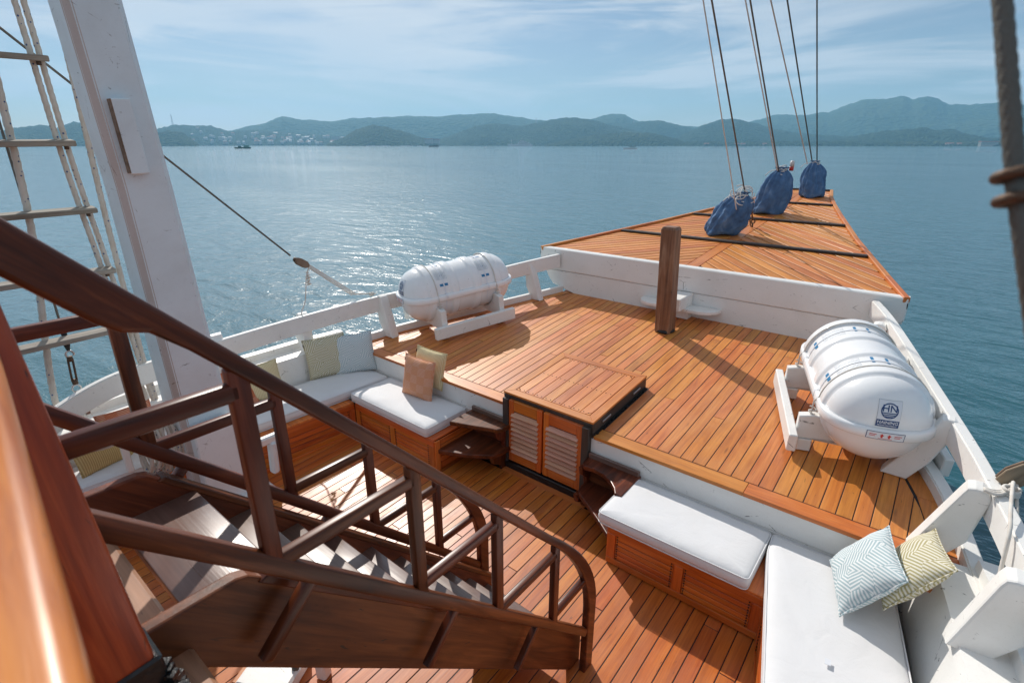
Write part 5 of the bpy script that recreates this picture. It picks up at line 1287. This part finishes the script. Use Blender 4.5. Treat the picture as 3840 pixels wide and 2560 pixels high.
sh = thing('wire_shroud', 'thick twisted wire rope with steel clamps, blurred at the right edge', 'wire rope', (0.0, 0.6, 3.1))
k_ = 1.25; Q = [V((-0.003, 0.493, 0.085)), V((0.012, 0.482, 0.038)), V((0.029, 0.466, -0.023)), V((0.046, 0.456, -0.072))]
dirw = (Q[2] - Q[0]).normalized(); o_ = V((0, 0, 3.2))
rope('strand', [o_ + Q[0] * k_ - dirw * 0.5, o_ + Q[0] * k_ + (Q[2] - Q[0]) * k_ * 0.5, o_ + Q[2] * k_, o_ + Q[3] * k_, o_ + Q[3] * k_ + (Q[3] - Q[2]) * 3.0], 0.0066, 'galv', sh, 0.004, lobes=6, pitch=0.075, sides=30)
cp = o_ + Q[2] * k_
for q in (-0.007, 0.012):
    c = cp + dirw * q; sx_ = dirw.cross(V((0.5, 0.8, 0))).normalized(); sy_ = dirw.cross(sx_)
    tube('clamp', [c + (sx_ * math.cos(a) + sy_ * math.sin(a)) * 0.0115 for a in [i * math.pi / 10 for i in range(20)]], 0.0045, 'rust', sh, 10, closed=True)
tube('clamp_bolt', [cp + RT * 0.012 - dirw * 0.01, cp + RT * 0.05 - dirw * 0.01], 0.006, 'rust', sh, 10)
tube('tail_strand', [cp + RT * 0.045 - dirw * 0.14, cp + RT * 0.042 + dirw * 0.06], 0.008, 'galv', sh, 10)

# ---------------------------------------------------------------- white fitting on the lower deck under the stair
ft = thing('deck_fitting', 'white timber deck fitting with a bolt, on the lower deck under the staircase', 'fitting', (-2.55, 0.98, 0.04))
link('plate', boxmesh(0.34, 0.30, 0.10, 0.015), 'white', ft, Matrix.Translation((-2.66, 0.90, 0.09)) @ Matrix.Rotation(R(28), 4, 'Z'))
link('batten', boxmesh(0.05, 0.36, 0.06, 0.006), 'deck_low', ft, Matrix.Translation((-2.85, 0.86, 0.075)) @ Matrix.Rotation(R(28), 4, 'Z'))
link('stub', boxmesh(0.075, 0.075, 0.13, 0.012), 'white', ft, Matrix.Translation((-2.43, 1.10, 0.11)) @ Matrix.Rotation(R(20), 4, 'Z'))
tube('bolt', [(-2.54, 0.98, 0.12), (-2.54, 0.98, 0.16)], 0.022, 'galv', ft, 8)

# ---------------------------------------------------------------- far shore: town, masts, boats
TOWN = [(520, 20), (600, 58), (660, 74), (720, 72), (800, 70), (870, 50), (960, 56), (1020, 52), (1120, 42), (1230, 36), (1330, 30), (1460, 20), (1560, 10)]
def house(sx, dist, z, w, d, h, wall, roof, label, group, rz=0.0):
    p = far_point(sx, dist, z); a = AZ + rz
    o = link('house', None, None, None, Matrix.Translation(p) @ Matrix.Rotation(a, 4, 'Z'), None, label, 'house', group)
    link('walls', boxmesh(w, d, h + 6, 0.0), wall, o, W[o] @ Matrix.Translation((0, 0, h / 2 - 3)))
    rv = [(-w * .55, -d * .55, h), (w * .55, -d * .55, h), (w * .55, d * .55, h), (-w * .55, d * .55, h), (-w * .5, 0, h + d * .32), (w * .5, 0, h + d * .32)]
    link('roof', pymesh(rv, [(0, 1, 5, 4), (2, 3, 4, 5), (0, 4, 3), (1, 2, 5), (3, 2, 1, 0)]), roof, o, W[o])
    return o
rh = random.Random(11)
def slope_z(prof, sx, dist0, depth, front, dist):
    t = (dist - dist0) / depth + front; s = math.sin(max(0.0, min(1, t / front)) * math.pi / 2) ** 0.9
    return SEA + rise(interp(prof, sx), sx, dist0) * s + 3
for i in range(84):
    sx = 715 + (1290 - 715) * rh.random() ** 0.9; dist = 3215 + 330 * rh.random() ** 2.0
    house(sx, dist, slope_z(TOWN, sx, 3900, 1300, 0.55, dist) + 2, rh.uniform(9, 22), rh.uniform(8, 13), rh.uniform(5, 10), rh.choice(('house_white', 'house_cream', 'house_white')), rh.choice(('roof_red', 'roof_zinc', 'roof_zinc', 'house_white')),
          'small pale house in the town along the far shore', 'houses of the far town', rh.uniform(-0.5, 0.5))
for i in range(9):
    sx = rh.choice((2745, 2765, 2790, 2860, 2650, 2230, 1895, 3560, 3600)) + rh.uniform(-8, 8); dist = 2560
    house(sx, dist, SEA + 3, rh.uniform(10, 22), 9, 6, 'house_cream', 'roof_red', 'single low house with a red roof at the water edge right of the town', 'houses along the wooded shore', rh.uniform(-0.4, 0.4))
for i in range(12):
    sx = 60 + 30 * i * rh.uniform(0.6, 1.2); house(sx, 2890, SEA + 2, rh.uniform(7, 14), 8, 5, 'house_cream', 'roof_zinc', 'tiny shore house left of the mast under the western hill', 'houses below the western hill', 0.2)
def block(label, sx, dist, z, w, h, d, wall, roof, floors, bays):
    p = far_point(sx, dist, z); o = link('apartment_block', None, None, None, Matrix.Translation(p) @ Matrix.Rotation(AZ, 4, 'Z'), None, label, 'building')
    link('walls', boxmesh(w, d, h + 8, 0.0), wall, o, W[o] @ Matrix.Translation((0, 0, h / 2 - 4)))
    link('roof', boxmesh(w * 1.04, d * 1.1, 3, 0.0), roof, o, W[o] @ Matrix.Translation((0, 0, h + 1.5)))
    wm_ = boxmesh(w / bays * 0.55, 0.6, h / floors * 0.5, 0.0)
    for f in range(floors):
        for b in range(bays): link('window', wm_, 'window_dark', o, W[o] @ Matrix.Translation((-w / 2 + w / bays * (b + 0.5), -d / 2 - 0.1, h / floors * (f + 0.45))))
block('white hotel block with a red roof on the shore below the round hill, left part', 1608, 2580, SEA + 3, 34, 26, 16, 'house_white', 'roof_red', 5, 6)
block('white hotel block with a red roof on the shore below the round hill, right part', 1637, 2590, SEA + 3, 30, 24, 16, 'house_white', 'roof_red', 5, 5)
block('pale multi storey building at the right end of the town', 1262, 3320, SEA + 24, 40, 22, 18, 'house_white', 'roof_zinc', 4, 6)
block('long brownish resort building on the shore at the far right', 3705, 2545, SEA + 5, 60, 9, 12, 'house_cream', 'roof_red', 3, 12)
def tower(label, sx, dist, z0, h, w=3.0):
    p = far_point(sx, dist, z0); o = link('radio_mast', None, None, None, Matrix.Translation(p), None, label, 'radio mast')
    for a in range(3):
        c, s = math.cos(a * 2.094), math.sin(a * 2.094); tube('leg', [p + V((c * w * 1.6, s * w * 1.6, -8)), p + V((c * w * 0.3, s * w * 0.3, h))], 0.8, 'lattice', o, 6)
    for k in range(7):
        zz = h * k / 7; ww = w * (1.6 - 1.3 * k / 7)
        tube('brace', [p + V((math.cos(a * 2.094) * ww, math.sin(a * 2.094) * ww, zz)) for a in range(3)], 0.45, 'lattice', o, 5, closed=True)
tower('lattice radio mast on the hill just right of the big mast', 664, 3880, SEA + rise(70, 664, 3900), 66)
tower('lattice radio mast on the left shoulder of the centre hill', 2009, 3600, SEA + rise(78, 2009, 3500), 42, 2.2)
tower('short radio mast in front of the centre hill', 2215, 3000, SEA + rise(40, 2215, 2700), 26, 2.0)
tower('thin radio mast on the ridge right of the centre hill', 2370, 4100, SEA + rise(80, 2370, 4100), 36, 1.8)
def ship(name, label, cat, sx, dist, length, hull_mat, tiers, heading=0.0, mast=10, group=None, bow_up=0.25, extra=None):
    """hull lofted along its length with a raked bow, plus deck houses (x0, x1, z0, z1, material)"""
    p = far_point(sx, dist); mw = Matrix.Translation(p) @ Matrix.Rotation(AZ + heading, 4, 'Z')
    o = link(name, None, None, None, mw, None, label, cat, group)
    B = length * 0.10; Hh = length * 0.085; n = 14; vs, fs = [], []
    for i in range(n + 1):
        u = i / n; x_ = (u - 0.5) * length; taper = (1 - max(0, (0.22 - u) / 0.22) ** 1.8) * (1 - 0.25 * max(0, (u - 0.85) / 0.15)); top = Hh * (1 + bow_up * 4 * max(0, 0.3 - u) ** 1.3 + 0.15 * max(0, u - 0.8))
        for y, z, rk in ((-1, 1, 1), (-0.8, 0, 0), (0.8, 0, 0), (1, 1, 1)): vs.append((x_ - (rk * length * 0.05 * max(0, 1 - u * 5)), y * B * max(taper, 0.03), (top if z else -1.0)))
    for i in range(n):
        for k in range(4): a = i * 4 + k; b = i * 4 + (k + 1) % 4; fs.append((a, b, b + 4, a + 4))
    fs += [(3, 2, 1, 0), tuple(range(n * 4, n * 4 + 4))]
    link('hull', pymesh(vs, fs), hull_mat, o, mw)
    for x0, x1, z0, z1, mt in tiers:
        link('deck_house', boxmesh((x1 - x0) * length, B * 1.5, (z1 - z0) * length, 0.0), mt, o, mw @ Matrix.Translation(((x0 + x1) / 2 * length, 0, (z0 + z1) / 2 * length)))
        if (z1 - z0) > 0.02 and mt != 'window_dark': link('window_band', boxmesh((x1 - x0) * length * 0.86, B * 1.52, (z1 - z0) * length * 0.3, 0.0), 'window_dark', o, mw @ Matrix.Translation(((x0 + x1) / 2 * length, 0, (z0 + z1) / 2 * length)))
    for x_, hm_ in (mast if isinstance(mast, list) else [(0.1, mast)]):
        tube('mast', [mw @ V((x_ * length, 0, Hh)), mw @ V((x_ * length, 0, Hh + hm_))], max(0.12, length * 0.004), 'ship_white', o, 6)
    return o
ship('passenger_ship', 'white multi deck passenger ship anchored in front of the centre hill', 'ship', 1952, 1850, 78, 'ship_white', [(-0.12, 0.42, 0.07, 0.12, 'ship_white'), (-0.10, 0.34, 0.122, 0.165, 'ship_white'), (-0.06, 0.22, 0.167, 0.205, 'ship_white'), (0.0, 0.12, 0.207, 0.235, 'ship_white')], 0.0, [(-0.38, 14), (0.06, 20)])
ship('cargo_boat', 'dark green cargo boat with a pale green cabin off the town', 'boat', 908, 900, 22, 'hull_green', [(0.10, 0.42, 0.08, 0.20, 'ship_green'), (-0.25, -0.10, 0.08, 0.16, 'hull_green')], 0.1, [(-0.28, 6)])
ship('tour_boat', 'small open tour boat with a dark canopy on the water right of the passenger ship', 'boat', 2365, 720, 16.5, 'ship_white', [(-0.15, 0.38, 0.17, 0.20, 'hull_dark'), (-0.05, 0.36, 0.08, 0.11, 'ship_green')], 0.05, [(-0.12, 1.6), (0.1, 1.6), (0.34, 1.6)])
ship('cargo_boat', 'dark wooden boat moored in front of the white hotel', 'boat', 1627, 1500, 26, 'hull_dark', [(0.05, 0.40, 0.09, 0.17, 'hull_dark')], 0.0, [(-0.2, 7)])
for i, sx in enumerate((1378, 1392, 1402, 1416, 1432, 1446, 1458, 1508, 1528, 1542, 1572)):
    ship('moored_boat', 'small pale sailing boat in the row moored below the round hill', 'boat', sx, 2250 + 20 * (i % 3), 15 + 3 * (i % 3), 'ship_white', [(0.0, 0.3, 0.08, 0.15, 'ship_white')], rh.uniform(-0.5, 0.5), [(0.0, 13 if i < 7 else 7)], 'boats moored below the round hill')
ship('sailing_boat', 'white sailing boat close inshore at the left end of the town', 'boat', 764, 2600, 20, 'ship_white', [(0.0, 0.3, 0.08, 0.14, 'ship_white')], 0.2, [(0.0, 26)])
ship('speed_boat', 'tiny speed boat left of the passenger ship', 'boat', 1820, 1300, 8, 'ship_white', [(0.0, 0.3, 0.08, 0.18, 'ship_white')], 0.1, [])
